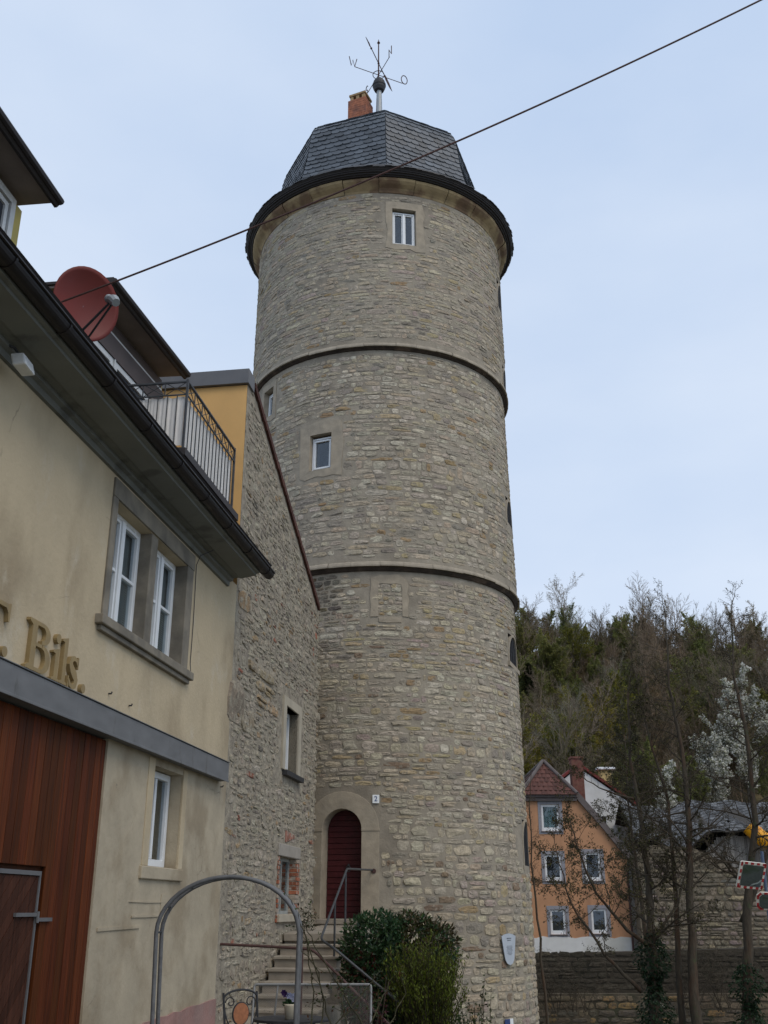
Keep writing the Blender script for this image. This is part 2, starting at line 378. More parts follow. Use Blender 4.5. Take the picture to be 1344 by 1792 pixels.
# cornice, eave and roof
m = MB()
for i in range(24):
    d = -180 + 15*i; e = .012*math.sin(i*2.7)
    m.lathe([(3.2, 17.98), (3.27+e, 18.0), (3.29+e, 18.05), (3.33, 18.10), (3.41+e, 18.165), (3.465+e, 18.225), (3.48+e, 18.29), (3.2, 18.30)], (TX, TY, 0), 6, d+.1, d+14.9)
m.build('cornice', M_corn, tower)
m = MB()
m.lathe([(3.2, 18.305), (3.50, 18.31), (3.52, 18.335), (3.55, 18.34), (3.56, 18.37), (3.60, 18.375), (3.605, 18.405), (3.625, 18.41), (3.63, 18.43), (3.665, 18.47), (3.66, 18.50), (3.55, 18.62), (3.2, 18.70)], (TX, TY, 0), 120)
eave = m.build('eave_moulding', M_eave, tower)
# ragged edge of the slates on the eave
m = MB(); rg = random.Random(8)
for i in range(150):
    d = -180 + 2.4*i; w = 2.4*1.02; dr = rg.uniform(-.012, .02); dz = rg.uniform(-.012, .012); c = rg.uniform(.05, .085); m.col = (c, c*1.03, c*1.1)
    P = [T(d, 3.675+dr, 18.475+dz), T(d+w, 3.68+dr, 18.475+dz), T(d+w, 3.35, 18.78+dz), T(d, 3.35, 18.78+dz)]
    Q = [(x, y, z+.014) for x, y, z in P]
    m.add(P+Q, [(0, 3, 2, 1), (4, 5, 6, 7), (0, 1, 5, 4), (1, 2, 6, 5), (2, 3, 7, 6), (3, 0, 4, 7)])
m.build('eave_slates', M_slate, tower)
OCT0 = 3.4
PROF = [(3.40, 18.70), (3.12, 18.95), (2.98, 19.35), (2.83, 20.0), (2.75, 20.62), (2.69, 20.92), (2.60, 21.13), (2.45, 21.30), (2.25, 21.46), (1.5, 21.95), (.14, 22.85)]
def oct_pt(k, r, z): return Vector(T(OCT0 + 45*k, r, z))
roof_m = MB(); roof_m.col = (.06, .065, .075)
for k in range(8):
    for (r0, z0), (r1, z1) in zip(PROF, PROF[1:]):
        roof_m.quad(*[tuple(oct_pt(a, r-.02, z)) for a, r, z in ((k, r0, z0), (k+1, r0, z0), (k+1, r1, z1), (k, r1, z1))])
lens = [0]
for (r0, z0), (r1, z1) in zip(PROF, PROF[1:]): lens.append(lens[-1] + math.hypot(r1-r0, z1-z0))
def at_len(l):
    l = max(0, min(l, lens[-1]-1e-6))
    for i in range(len(PROF)-1):
        if l <= lens[i+1]:
            t = (l-lens[i])/(lens[i+1]-lens[i]); return PROF[i][0]+(PROF[i+1][0]-PROF[i][0])*t, PROF[i][1]+(PROF[i+1][1]-PROF[i][1])*t
rg = random.Random(21)
for k in range(8):
    row = 0; l = .0
    while l < lens[-1]-.1:
        hgt = .165; r0, z0 = at_len(l); r1, z1 = at_len(l+hgt*1.28)
        A0, B0 = oct_pt(k, r0, z0), oct_pt(k+1, r0, z0); A1, B1 = oct_pt(k, r1, z1), oct_pt(k+1, r1, z1)
        nrm = (B0-A0).cross(A1-A0).normalized(); wl = (B0-A0).length
        n = max(2, int(round(wl/.235))); off = .5*(row % 2)
        slope = .10                    # the rows climb a little to one side
        for i in range(-1, n+1):
            f0, f1 = (i+off)/n, (i+1+off)/n
            if f1 <= 0 or f0 >= 1: continue
            f0, f1 = max(0, f0), min(1, f1)
            def pt(f, g, lift):
                b = A0.lerp(B0, f); t = A1.lerp(B1, f); return b.lerp(t, g) + nrm*lift
            up = rg.uniform(.0, .03); c = rg.uniform(.045, .095)*(1.3 if rg.random() < .06 else 1); roof_m.col = (c*.86, c*1.0, c*1.17)
            e = .02 + rg.uniform(0, .012)
            P = [pt(f0, .34+up, e*.8), pt(f0+(f1-f0)*.10, .14+up, e), pt(f0+(f1-f0)*.28, .03+up, e), pt(f0+(f1-f0)*.6, 0+up*.5, e), pt(f1, .06+up*.4, e), pt(f1, 1, .001), pt(f0, 1, .001)]
            Q = [p - nrm*.022 for p in P[:5]]
            q = [tuple(v) for v in P+Q]
            roof_m.add(q, [(0, 1, 2, 3, 4, 5, 6), (0, 7, 8, 1), (1, 8, 9, 2), (2, 9, 10, 3), (3, 10, 11, 4)])
        l += hgt; row += 1
roof = roof_m.build('roof', M_slate, tower, recalc=False)
m = MB()
def chim(a, b, c):
    t = math.radians(-24); x, y = a*math.cos(t)-b*math.sin(t), a*math.sin(t)+b*math.cos(t); return (-.70+x*.86, 24.25+y*.86, c)
m.box(chim, -.33, .33, -.3, .3, 21.8, 23.98); 
for z in [22.05+.085*i for i in range(23)]:
    m.box(chim, -.334, .334, -.304, .304, z, z+.07)
ch = m.build('chimney', M_brick, roof, bevel=.004)
m = MB()
for a in (-.28, -.06, .16):
    for b in (-.25, .15): m.box(chim, a, a+.12, b, b+.10, 23.981, 24.16)
m.box(chim, -.31, .31, -.28, .28, 24.161, 24.23)
m.build('chimney_cap', M_brickcap, ch, bevel=.006)
m = MB(); m.lathe([(.115, 22.6), (.10, 23.2), (.075, 24.2), (.07, 24.3)], (TX-.02, TY, 0), 20); fin = m.build('finial_post', M_lead, roof, smooth=True)
m = MB(); m.lathe([(.075, 24.24), (.14, 24.27), (.178, 24.36), (.186, 24.43), (.20, 24.435), (.20, 24.50), (.184, 24.51), (.17, 24.60), (.115, 24.69), (.05, 24.73), (.02, 24.76)], (TX-.02, TY, 0), 24)
m.build('finial_ball', M_iron, fin, smooth=False)

# tower windows
def rect_surround(d0, d1, z0, z1, h0, h1, y0, y1, jag, seed):
    rg = random.Random(seed); a0, a1, b0, b1 = arc(d0), arc(d1), arc(h0), arc(h1)
    def side(p, q, c, d, n):           # n points from (p,c) to (q,d), first included
        return [(p+(q-p)*i/n, c+(d-c)*i/n) for i in range(n)]
    n = 5
    out = side(a0, a1, z0, z0, n) + side(a1, a1, z0, z1, n) + side(a1, a0, z1, z1, n) + side(a0, a0, z1, z0, n)
    out = [(a+rg.uniform(-jag, jag), c+rg.uniform(-jag, jag)) for a, c in out]
    inn = side(b0, b1, y0, y0, n) + side(b1, b1, y0, y1, n) + side(b1, b0, y1, y1, n) + side(b0, b0, y1, y0, n)
    m = MB(); m.ring(CY, out, inn, -.05, .012, binner=-.42); return m
def mesh_window(hole, sur, dep, mull, seed, label):
    h0, h1, y0, y1 = hole
    s_ = rect_surround(*sur, h0, h1, y0, y1, .04, seed).build('window_surround', M_dress, tower)
    plabel(s_, label)
    a0, a1 = arc(h0)+.012, arc(h1)-.012
    m = MB(); fw = .04
    m.rframe(CY, a0, a1, y0+.005, y1-.05, fw, -dep-.06, -dep)
    if mull:
        mid = (a0+a1)/2; m.box(CY, mid-.024, mid+.024, -dep-.055, -dep+.012, y0+.06, y1-.105)
        for q0, q1 in ((a0+fw, mid-.024), (mid+.024, a1-fw)): m.rframe(CY, q0+.002, q1-.002, y0+.062, y1-.107, .024, -dep-.05, -dep-.01)
    else: m.rframe(CY, a0+fw+.002, a1-fw-.002, y0+.062, y1-.107, .04, -dep-.05, -dep+.008)
    fr = m.build('window_frame', M_white, s_, bevel=.004)
    m = MB(); m.box(CY, a0+.05, a1-.05, -dep-.04, -dep-.034, y0+.05, y1-.09); m.build('pane', M_glass, s_)
    m = MB(); m.box(CY, a0-.2, a1+.2, -dep-.5, -dep-.3, y0-.2, y1+.2); m.build('interior', M_grey_int, s_)
    return s_
mesh_window(WIN[0], SURR[0], .075, True, 1, 'two-light white window under the eave')
mesh_window(WIN[1], SURR[1], .10, False, 2, 'single white window halfway up the tower')
mesh_window(WIN[2], SURR[2], .12, False, 3, 'narrow white window at the edge of the tower')
# blocked window frame of dressed stone, flush in the wall
m = MB(); rg = random.Random(4); jg = lambda: rg.uniform(-.018, .018)
o = [(-2.9, 7.28), (-2.7, 7.5), (-3.0, 7.72), (-2.6, 7.95), (-2.8, 8.13), (1, 8.19), (4.5, 8.18), (8, 8.2), (10.6, 8.08), (11.4, 7.98), (10.9, 7.8), (11.6, 7.65), (11.0, 7.5), (11.3, 7.29)]
i_ = [(.1, 7.28), (.05, 7.5), (.1, 7.72), (.1, 7.9), (.2, 7.99), (1.5, 8.0), (4.5, 7.99), (7, 8.0), (8.7, 7.98), (9.0, 7.9), (9.0, 7.8), (8.9, 7.65), (9.0, 7.5), (9.0, 7.29)]
m.ring(CY, [(arc(a), z+jg()*.6) for a, z in o], [(arc(a), z) for a, z in i_], -.03, .016, closed=False)
m.prism(CY, [(arc(a), z) for a, z in ((.3, 7.165), (3, 7.15), (8.6, 7.16), (8.7, 7.265), (4, 7.27), (.2, 7.262))], -.03, .017)
plabel(m.build('blocked_window_frame', M_dress, tower), 'stone frame of a walled-up window')

def arch_loop(c, hw, z0, zs_, ztop, n=14):
    pts = [(c-hw, z0), (c-hw, (z0+zs_)/2), (c-hw, zs_)]
    for i in range(1, n): t = math.pi*(1-i/n); pts.append((c+hw*math.cos(t), zs_+(ztop-zs_)*math.sin(t)))
    return pts + [(c+hw, zs_), (c+hw, (z0+zs_)/2), (c+hw, z0)]
for i, (h0, h1, z0, z1) in enumerate(SIDE):
    c = arc((h0+h1)/2); hw = arc(h1-h0)/2; zs_ = z0 + (.12 if i != 4 else .45)
    inn = arch_loop(c, hw-.01, z0, zs_, z1-.01); out = arch_loop(c, hw+.05, z0-.1, zs_, z1+.05)
    m = MB(); m.ring(CY, out, inn, -.05, .012, binner=-.5, closed=False)
    m.box(CY, c-hw-.1, c+hw+.1, -.45, .02 if i != 3 else .05, z0-.1, z0)
    sr = m.build('window_surround', M_dress, tower); plabel(sr, 'arched stair opening at the right edge of the tower')
    m = MB(); m.prism(CY, arch_loop(c, hw, z0, zs_, z1), -.05, -.018); m.build('unlit_panel', M_dark, sr)  # dark panel near the face paints the unlit recess
    m = MB()
    for q in range(1, 5): a = c-hw+2*hw*q/5; m.tube([CY(a, -.012, z0), CY(a, -.012, z1-.06 if 1 < q < 4 else z1-.2)], .012, 5)
    m.build('window_bars', M_iron, sr)
# door
DC = arc((DOOR[0]+DOOR[1])/2); DHW = arc(DOOR[1]-DOOR[0])/2
inn = arch_loop(DC, DHW, 1.43, 3.03, 3.42); out = arch_loop(DC, DHW+.34, 1.36, 3.05, 3.75)
m = MB(); m.ring(CY, out, inn, -.05, .022, binner=-.36, closed=False)
m.box(CY, DC+DHW-.003, DC+DHW+.35, -.04, .034, 3.0, 3.055); m.box(CY, DC-DHW-.35, DC-DHW+.003, -.04, .034, 3.0, 3.055)
ds = m.build('door_surround', M_dress, tower, bevel=.006)
m = MB(); rg = random.Random(3); z = 1.43
base = arch_loop(DC, DHW+.02, 1.43, 3.03, 3.45); m.prism(CY, base, -.36, -.30)
while z < 3.40:                        # horizontal boards
    zt = min(z+.105, 3.42)
    def hwz(zz): return DHW if zz <= 3.03 else DHW*math.sqrt(max(0, 1-((zz-3.03)/.39)**2))
    w0, w1 = hwz(z), hwz(zt)
    m.prism(CY, [(DC-w0+.01, z+.006), (DC+w0-.01, z+.006), (DC+w1-.01, zt-.006), (DC-w1+.01, zt-.006)], -.30, -.268-rg.uniform(0, .006)); z = zt
dr = m.build('door', M_door, tower, bevel=.003)
m = MB(); kn = [CY(DC+.09+.045*math.cos(t), -.24, 2.32+.055*math.sin(t)) for t in [i*math.pi/8 for i in range(17)]]
m.tube(kn, .009, 6, cap=False); m.ball(CY(DC+.09, -.255, 2.385), .028, 8); m.build('door_knocker', M_iron, dr)
m = MB(); m.box(CY, DC-DHW-.3, DC+DHW+.3, -.4, .10, 1.33, 1.425); m.build('door_sill', M_step, tower, bevel=.012)

# wind vane with compass letters
vx, vy = TX-.04, 24.08
vane = thing('wind_vane', (vx, vy, 24.74), 'thin wrought iron wind vane with compass letters on the tower top', 'wind vane')
m = MB(); m.tube([(vx, vy, 24.7), (vx, vy, 26.2)], [.024, .017], 6); m.lathe([(.0, 26.15), (.05, 26.2), (.02, 26.26), (.0, 26.36)], (vx, vy, 0), 8); m.build('rod', M_rust, vane)
m = MB(); m.tube([(vx+.17*math.cos(t), vy+.17*math.sin(t), 24.95) for t in [i*math.pi/10 for i in range(21)]], .012, 5, cap=False); m.build('ring', M_rust, vane)
dN = Vector((.42, -.907, 0)); dE = Vector((.907, .42, 0)); o3 = Vector((vx, vy, 24.95))
strokes = {'N': [[(0, 0), (0, .3), (.17, 0), (.17, .3)]], 'W': [[(-.02, .32), (.05, 0), (.1, .24), (.16, 0), (.23, .32)]], 'O': [[(.10+.10*math.cos(t), .16+.16*math.sin(t)) for t in [i*math.pi/9 for i in range(19)]]],
           'S': [[(.15, .25), (.11, .3), (.05, .3), (.01, .25), (.03, .19), (.12, .13), (.15, .08), (.12, .02), (.05, 0), (.0, .05)]]}
for ch_, d, ln in (('N', dN, .78), ('O', dE, .80), ('S', -dN, .78), ('W', -dE, .78)):
    m = MB(); m.tube([o3+d*.0, o3+d*ln], .011, 5); arm = m.build('compass_arm', M_rust, vane)
    m = MB(); sg = 1 if ch_ in 'NO' else -1
    for st in strokes[ch_]:
        pts = [o3 + d*(ln-.04) + d*sg*((x if sg > 0 else x-.2)) + Vector((0, 0, z)) for x, z in st]
        m.tube(pts, .014, 5, cap=ch_ != 'O')
    m.build('compass_letter', M_rust, arm)
ad = Vector((-.345, -.939, 0)); c3_ = Vector((vx, vy, 25.4)); up = Vector((0, 0, 1))
m = MB(); m.tube([c3_-ad*1.0, c3_+ad*1.0], .014, 5); m.ball(tuple(c3_), .035, 8); m.ball(tuple(c3_+ad*.62), .032, 8)
def AR(a, b, c): v = c3_+ad*a+Vector((ad.y, -ad.x, 0))*b+up*c; return tuple(v)
m.prism(AR, [(.66, 0), (.76, .05), (1.08, 0), (.76, -.05)], -.006, .006)
m.prism(AR, [(-.45, 0), (-.62, .085), (-.95, .075), (-1.22, 0), (-.95, -.075), (-.62, -.085)], -.006, .006)
m.build('wind_arrow', M_rust, vane)

# signs on the tower
def tpl(name, label, cat, deg, z): p = CY(arc(deg), .02, z); return thing(name, p, label, cat)
pl = tpl('house_number_plate', 'small white enamel plate with house number 2 beside the red door', 'house number', -.5, 3.5)
M_enam = mat('white_enamel', (.78, .80, .80), .25, var=.04, spec=.5)
M_blue = mat('blue_enamel', (.02, .045, .16), .3, var=.1, spec=.5)
m = MB(); m.box(CY, arc(-1.75), arc(.55), .02, .034, 3.515, 3.675); m.build('plate', M_enam, pl, bevel=.004)
def text_mesh(name, s, size, F, mtl, parent, depth=.004):
    cu = bpy.data.curves.new(name, 'FONT'); cu.body = s; cu.size = size; cu.align_x = 'CENTER'; cu.align_y = 'CENTER'; cu.offset = .0008
    ob = bpy.data.objects.new(name, cu); sc.collection.objects.link(ob); dg = bpy.context.evaluated_depsgraph_get(); dg.update()
    me = ob.evaluated_get(dg).to_mesh(); vs = [tuple(v.co) for v in me.vertices]; fs = [tuple(p.vertices) for p in me.polygons]
    ob.evaluated_get(dg).to_mesh_clear(); sc.collection.objects.unlink(ob); bpy.data.objects.remove(ob); bpy.data.curves.remove(cu)
    mm = MB(); mm.add([F(x, depth, y) for x, y, z in vs], fs); return mm.build(name, mtl, parent)
text_mesh('numeral', '2', .135, lambda a, b, c: CY(arc(-.6)+a, .034+b, 3.595+c), M_blue, pl)
shd = tpl('wall_plaque', 'pale grey shield-shaped plaque on the rough tower base', 'plaque', 50, .9)
M_plq = mat('plaque_enamel', (.42, .46, .51), .4, var=.06, spec=.4)
ca = arc(49.6)
sh = [(-.235, .22), (-.21, .10), (-.18, -.06), (-.145, -.20), (-.09, -.27), (0, -.30), (.09, -.27), (.145, -.20), (.18, -.06), (.21, .10), (.235, .22), (.12, .26), (0, .272), (-.12, .26)]
m = MB(); m.prism(CY, [(ca+x, .88+z) for x, z in sh], .05, .065)
for x in (-.09, .09): q_ = MB(); q_.tube([CY(ca+x, -.01, .88), CY(ca+x, .05, .88)], .012, 6); q_.build('standoff', M_iron, shd)
M_ink = mat('plaque_lettering', (.05, .06, .08), .6, var=.1)
m.mi = 1
for z, w, t in ((.19, .075, .020), (.155, .06, .018)):
    for q in range(5): x = -w + 2*w*q/5; m.box(CY, ca+x, ca+x+2*w/5*.72, .066, .068, .88+z-t*(.7 if q else 1), .88+z)
for q in range(8):
    z = .04 - .022*q; w = (.09, .10, .08, .095, .10, .07, .08, .05)[q]; m.box(CY, ca-w, ca+w, .066, .0675, .88+z, .88+z+.006)
m.build('shield', [M_plq, M_ink], shd)
bs = tpl('marker_sign', 'small blue and white marker sign low on the tower wall', 'sign', 47.5, -.45)
m = MB(); m.box(CY, arc(45.6), arc(48.3), .03, .045, -.60, -.355); m.build('blue_half', M_blue, bs, bevel=.003)
m = MB(); m.box(CY, arc(48.33), arc(50.1), .03, .045, -.60, -.355); m.build('white_half', M_enam, bs, bevel=.003)
# ------------------------------------------------------------------ left: plastered house
M_plast = mat('ochre_plaster', (.478, .392, .262), .92, cracks=.9, var=.10, scale=1.2, detail=7, bump=.35, bscale=18, bdist=.02, col2=(.325, .258, .168), c2scale=.85, c2lo=.45, c2hi=.70, stretch2=(1, 1, .6), c3=(.51, .445, .335), c3scale=1.9, c3lo=.55, c3hi=.75)
M_plast2 = mat('flaking_plaster', (.405, .345, .25), .95, cracks=1.3, var=.12, scale=2.5, detail=8, bump=.5, bscale=7, bdist=.02, col2=(.30, .245, .168), c2scale=1.3, c3=(.19, .16, .12), c3scale=8, c3lo=.66, c3hi=.72)
M_pink = mat('pink_plinth_paint', (.33, .19, .165), .9, var=.2, scale=4, bump=.5, bscale=14, bdist=.02, col2=(.26, .17, .15), c2scale=2)
M_sof = mat('grey_green_soffit', (.145, .15, .135), .7, var=.15, scale=2, col2=(.09, .092, .082), c2scale=2.6, c2lo=.55, c2hi=.7, c3=(.30, .30, .27), c3scale=6, c3lo=.7, c3hi=.8)
M_gut = mat('dark_copper_gutter', (.018, .015, .015), .5, metal=.3, var=.3, scale=5)
M_beam = mat('grey_beam_cladding', (.145, .147, .15), .6, metal=0, var=.16, scale=3, stretch=(1, 1, 3), c3=(.10, .098, .09), c3scale=5, c3lo=.58, c3hi=.72, stretch2=(1, 1, .3))
M_woodv = mat('stained_boards', (1, 1, 1), .6, var=.45, scale=5, detail=8, bump=.4, bscale=9, bdist=.004, attr=True, stretch=(9, 9, .35), spec=.12)
M_roof = mat('dark_roof_tiles', (.035, .03, .03), .8, var=.3, scale=6)
M_let = mat('gilt_letters', (.27, .195, .09), .6, var=.15, scale=9)
M_yel = mat('yellow_paint', (.52, .42, .13), .8, var=.1)
M_orng = mat('apricot_plaster', (.68, .41, .16), .9, var=.07, scale=2, bump=.15, bscale=30, bdist=.005)
M_fasc = mat('dark_fascia_board', (.035, .03, .03), .6, var=.25, scale=5)
M_dsof = mat('brown_dormer_soffit', (.24, .20, .175), .8, var=.2, scale=2)
M_rust2 = mat('brown_shutter_box', (.10, .08, .075), .7, var=.2, scale=3)
M_fabric = mat('balcony_cloth', (.74, .71, .67), .9, var=.06, scale=2, bump=.5, bscale=5, bdist=.03, stretch=(2, 2, .4))

house = thing('plaster_house', W(9, 0, 0), 'ochre plastered house with brown gate, grey beam and overhanging eave', 'house')
def sheet(mb, F, A, C, holes, n, keep=None, reveal=.0):
    A = sorted(set(A)); C = sorted(set(C))
    for a0, a1 in zip(A, A[1:]):
        for c0, c1 in zip(C, C[1:]):
            am, cm = (a0+a1)/2, (c0+c1)/2
            if any(h[0] < am < h[1] and h[2] < cm < h[3] for h in holes): continue
            if keep and not keep(am, cm): continue
            mb.quad(F(a0, n, c0), F(a1, n, c0), F(a1, n, c1), F(a0, n, c1))
    for (a0, a1, c0, c1) in holes:
        if reveal:
            mb.quad(F(a0, n, c0), F(a0, n-reveal, c0), F(a0, n-reveal, c1), F(a0, n, c1)); mb.quad(F(a1, n, c0), F(a1, n, c1), F(a1, n-reveal, c1), F(a1, n-reveal, c0))
            mb.quad(F(a0, n, c1), F(a0, n-reveal, c1), F(a1, n-reveal, c1), F(a1, n, c1)); mb.quad(F(a0, n, c0), F(a1, n, c0), F(a1, n-reveal, c0), F(a0, n-reveal, c0))
GATE = (4.0, 9.91, -.2, 3.2); LWIN = (11.24, 12.22, 2.03, 3.10); UWIN = (9.55, 11.81, 4.32, 5.62)
E0 = 14.0
m = MB(); m.mi = 0
sheet(m, W, [1.5, 4.0, 9.91, 9.55, 11.81, E0, 12.8], [3.3, 4.32, 5.62, 6.03], [UWIN], 0, reveal=.34)
m.mi = 1
sheet(m, W, [1.5, 4.0, 9.91, 11.24, 12.22, E0], [-.3, .54, 2.03, 3.10, 3.2, 3.3], [GATE, LWIN], 0, reveal=.30)
# end and back of the house
m.mi = 0
gab = [(-9, -.3), (0, -.3), (0, 6.03), (-4.4, 10.4), (-9, 6.03)]
for s_ in (1.5, E0-.06): m.add([W(s_, n, z) for n, z in gab], [(0, 1, 2, 3, 4)])
m.build('wall', [M_plast, M_plast2], house, recalc=False)
m = MB(); rg = random.Random(6)
top = [(10.35 + .23*i, .46 + .07*(i/16) + rg.uniform(-.02, .02)) for i in range(16)] + [(E0-.003, .53)]
m.prism(W, [(10.35, -.3)] + top + [(E0-.003, -.3)], 0.0, .022); m.build('plinth', M_pink, house)
# thin patch and ledge marks on the lower wall
m = MB()
for a0, a1, c0, c1, d in ((10.05, 11.15, 1.405, 1.43, .012), (10.9, 11.75, 1.515, 1.535, .012), (10.8, 11.9, 1.66, 1.672, .01), (11.75, 12.05, .56, 1.75, .008)):
    m.prism(W, [(a0, c0+rg.uniform(-.01, .01)), ((a0+a1)/2, c0), (a1, c0+.006), (a1, c1), ((a0+a1)/2, c1+.006), (a0, c1)], 0, d)
m.build('plaster_ledge', M_plast2, house)
# beam
m = MB(); m.box(W, 1.5, 13.66, -.25, .13, 3.19, 3.425); m.prism(W, [(1.5, 3.175), (13.665, 3.175), (13.665, 3.2), (1.5, 3.2)], .13, .138)
m.prism(W, [(1.5, 3.43), (13.668, 3.43), (13.668, 3.44), (1.5, 3.44)], -.02, .142)
m.build('lintel_beam', M_beam, house, bevel=.004)
# gate
m = MB(); rg = random.Random(9); s_ = 4.0
def board_col(rg):
    k = rg.uniform(.62, 1.25); return (.088*k, .0235*k*rg.uniform(.9, 1.1), .007*k)
m.col = (.05, .016, .006); m.box(W, 4.0, 9.91, -.09, -.06, -.2, 3.17)
while s_ < 9.9:
    w = min(.132, 9.905-s_)
    if w < .02: break
    if not (s_ < 8.80): m.col = board_col(rg); m.box(W, s_+.003, s_+w-.003, -.06, -.018-rg.uniform(0, .003), -.2, 3.17)
    else: m.col = board_col(rg); m.box(W, s_+.003, s_+w-.003, -.06, -.018-rg.uniform(0, .003), 1.94, 3.17)
    s_ += w
gate = m.build('gate', M_woodv, house, bevel=.004)
m = MB(); rg = random.Random(4)      # wicket door of diagonal boards
sa, sb, za, zb = 7.2, 8.77, -.2, 1.86
i = 0
while True:
    c = -4.0 + i*.135; i += 1
    if c > 5: break
    # diagonal strip between lines z = (s-sa)*1.05 + c
    pts = []
    def clip(c):
        out = []
        for s__ in (sa, sb):
            z = (s__-sa)*1.0 + c
            out.append((s__, z))
        return out
    (x0, y0), (x1, y1) = clip(c); (x2, y2), (x3, y3) = clip(c+.127)
    poly = [(x0, y0), (x1, y1), (x3, y3), (x2, y2)]
    def cut(poly, z, keep_above):
        out = []
        for (p, q) in zip(poly, poly[1:]+poly[:1]):
            ip = (p[1] >= z) == keep_above; iq = (q[1] >= z) == keep_above
            if ip: out.append(p)
            if ip != iq:
                t = (z-p[1])/(q[1]-p[1]); out.append((p[0]+(q[0]-p[0])*t, z))
        return out
    poly = cut(poly, za, True)
    if len(poly) >= 3: poly = cut(poly, zb, False)
    if len(poly) >= 3:
        k = rg.uniform(.6, 1.2); m.col = (.052*k, .020*k, .012*k); m.prism(W, poly, -.06, -.020-rg.uniform(0, .003))
wk = m.build('wicket_door', M_woodv, gate)
m = MB(); m.box(W, 7.2, 8.795, -.06, -.008, 1.865, 1.9); m.box(W, 8.772, 8.796, -.06, -.009, -.2, 1.864); m.build('wicket_frame', M_zinc, gate)
m = MB(); m.box(W, 8.40, 8.78, -.02, .004, 1.54, 1.57); m.box(W, 8.79, 9.07, -.025, .003, 1.50, 1.53); m.tube([W(8.785, .004, 1.49), W(8.785, .004, 1.58)], .014, 6); m.build('strap_hinge', M_zinc, gate)
# lower window
m = MB(); m.rframe(W, 11.26, 12.20, 2.05, 3.09, .075, -.22, -.15); m.box(W, 11.70, 11.76, -.215, -.145, 2.126, 3.01)
fr = m.build('window', M_white, house, bevel=.005); plabel(fr, 'narrow white window under the grey beam')
m = MB(); m.box(W, 11.3, 12.15, -.19, -.185, 2.1, 3.05); m.build('pane', M_glass, fr)
m = MB(); m.box(W, 11.1, 12.4, -.75, -.7, 1.9, 3.2); m.build('interior', M_dark, fr)
m = MB(); m.box(W, 11.3, 12.1, -.40, -.39, 2.05, 3.05); m.build('curtain', M_curtain, fr)
m = MB(); m.box(W, 11.02, 12.36, -.02, .035, 1.90, 2.032); m.build('window_sill', M_plast2, house, bevel=.01)
for q0, q1 in ((11.06, 11.243), (12.217, 12.36)): m = MB(); m.box(W, q0, q1, -.02, .012, 2.034, 3.17); m.build('window_surround', M_plast, house, bevel=.006)
# upper double window
M_sand = mat('grey_sandstone_frame', (.215, .19, .15), .9, var=.2, scale=5, bump=.4, bscale=30, bdist=.01, col2=(.15, .135, .11), c2scale=2)
m = MB()
m.box(W, 9.42, 12.06, -.26, .025, 5.625, 5.83)
m.box(W, 9.42, 9.552, -.26, .022, 4.325, 5.623); m.box(W, 11.808, 12.04, -.26, .022, 4.325, 5.623); m.box(W, 10.60, 10.80, -.26, .0, 4.325, 5.623)
wf = m.build('window', M_sand, house, bevel=.008); plabel(wf, 'double stone-framed upper window with white casements')
m = MB(); m.box(W, 9.30, 12.12, -.26, .085, 4.225, 4.322); m.box(W, 9.36, 12.07, -.02, .05, 4.17, 4.224); m.build('sill', M_sand, wf, bevel=.01)
for q0, q1 in ((9.555, 10.598), (10.802, 11.806)):
    m = MB(); m.rframe(W, q0, q1, 4.325, 5.62, .045, -.22, -.14, bot=.055); mid = (q0+q1)/2
    m.box(W, mid-.04, mid+.04, -.205, -.12, 4.386, 5.569)
    for r0, r1 in ((q0+.052, mid-.047), (mid+.047, q1-.052)):
        m.rframe(W, r0, r1, 4.388, 5.567, .038, -.20, -.135); m.box(W, r0+.039, r1-.039, -.195, -.14, 4.97, 5.005)
    m.build('casement', M_white, wf, bevel=.004)
    m = MB(); m.box(W, q0+.04, q1-.04, -.172, -.168, 4.36, 5.59); m.build('pane', M_glass, wf)
    m = MB(); z = 4.38
    while z < 5.04:
        m.add([W(q0+.03, -.205, z+.024), W(q1-.03, -.205, z+.024), W(q1-.03, -.19, z), W(q0+.03, -.19, z)], [(0, 1, 2, 3)]); z += .026
    m.build('blind', M_blind, wf, recalc=False)
    m = MB(); m.box(W, q0+.02, q1-.02, -.232, -.226, 5.05, 5.62); m.build('curtain', M_curtain, wf)
m = MB(); m.box(W, 9.4, 11.95, -.9, -.85, 4.1, 5.8); m.box(W, 9.4, 11.95, -.85, -.35, 5.64, 5.68); m.build('interior', M_dark, wf)
# eave, gutter, roof
m = MB(); prof = [(-.05, 5.86), (.035, 5.87), (.04, 5.93), (.085, 5.945), (.09, 5.985), (.16, 5.99), (.20, 5.975), (.42, 6.01), (.425, 6.035), (.47, 6.045), (.47, 6.16), (-.05, 6.3)]
def EV(a, b, c): return W(b, a, c)
m.prism(EV, prof, 1.5, 13.52); eav = m.build('eave_cornice', M_sof, house)
m = MB(); g = [(.44+.075+.078*math.cos(math.pi+math.pi*i/10), 6.14+.085*math.sin(math.pi+math.pi*i/10)) for i in range(11)]
gi = [(.515+.068*math.cos(math.pi+math.pi*i/10), 6.143+.075*math.sin(math.pi+math.pi*i/10)) for i in range(11)]
m.prism(EV, g + gi[::-1], 1.5, 13.86); m.tube([W(1.5, .6, 6.145), W(13.86, .6, 6.145)], .014, 6)
m.prism(EV, g, 13.855, 13.865)
for q in range(13): m.prism(EV, [(x+(x-.515)*.12, z-.006 if z < 6.1 else z) for x, z in g] , 2.2+.95*q, 2.225+.95*q)
m.build('gutter', M_gut, house)
def RF(a, b, c): return W(a, .5-c*.7071-b*-.7071, 6.2+c*.7071+b*.7071)
m = MB(); m.box(RF, 1.5, 13.9, 0, .06, 0, 1.05)
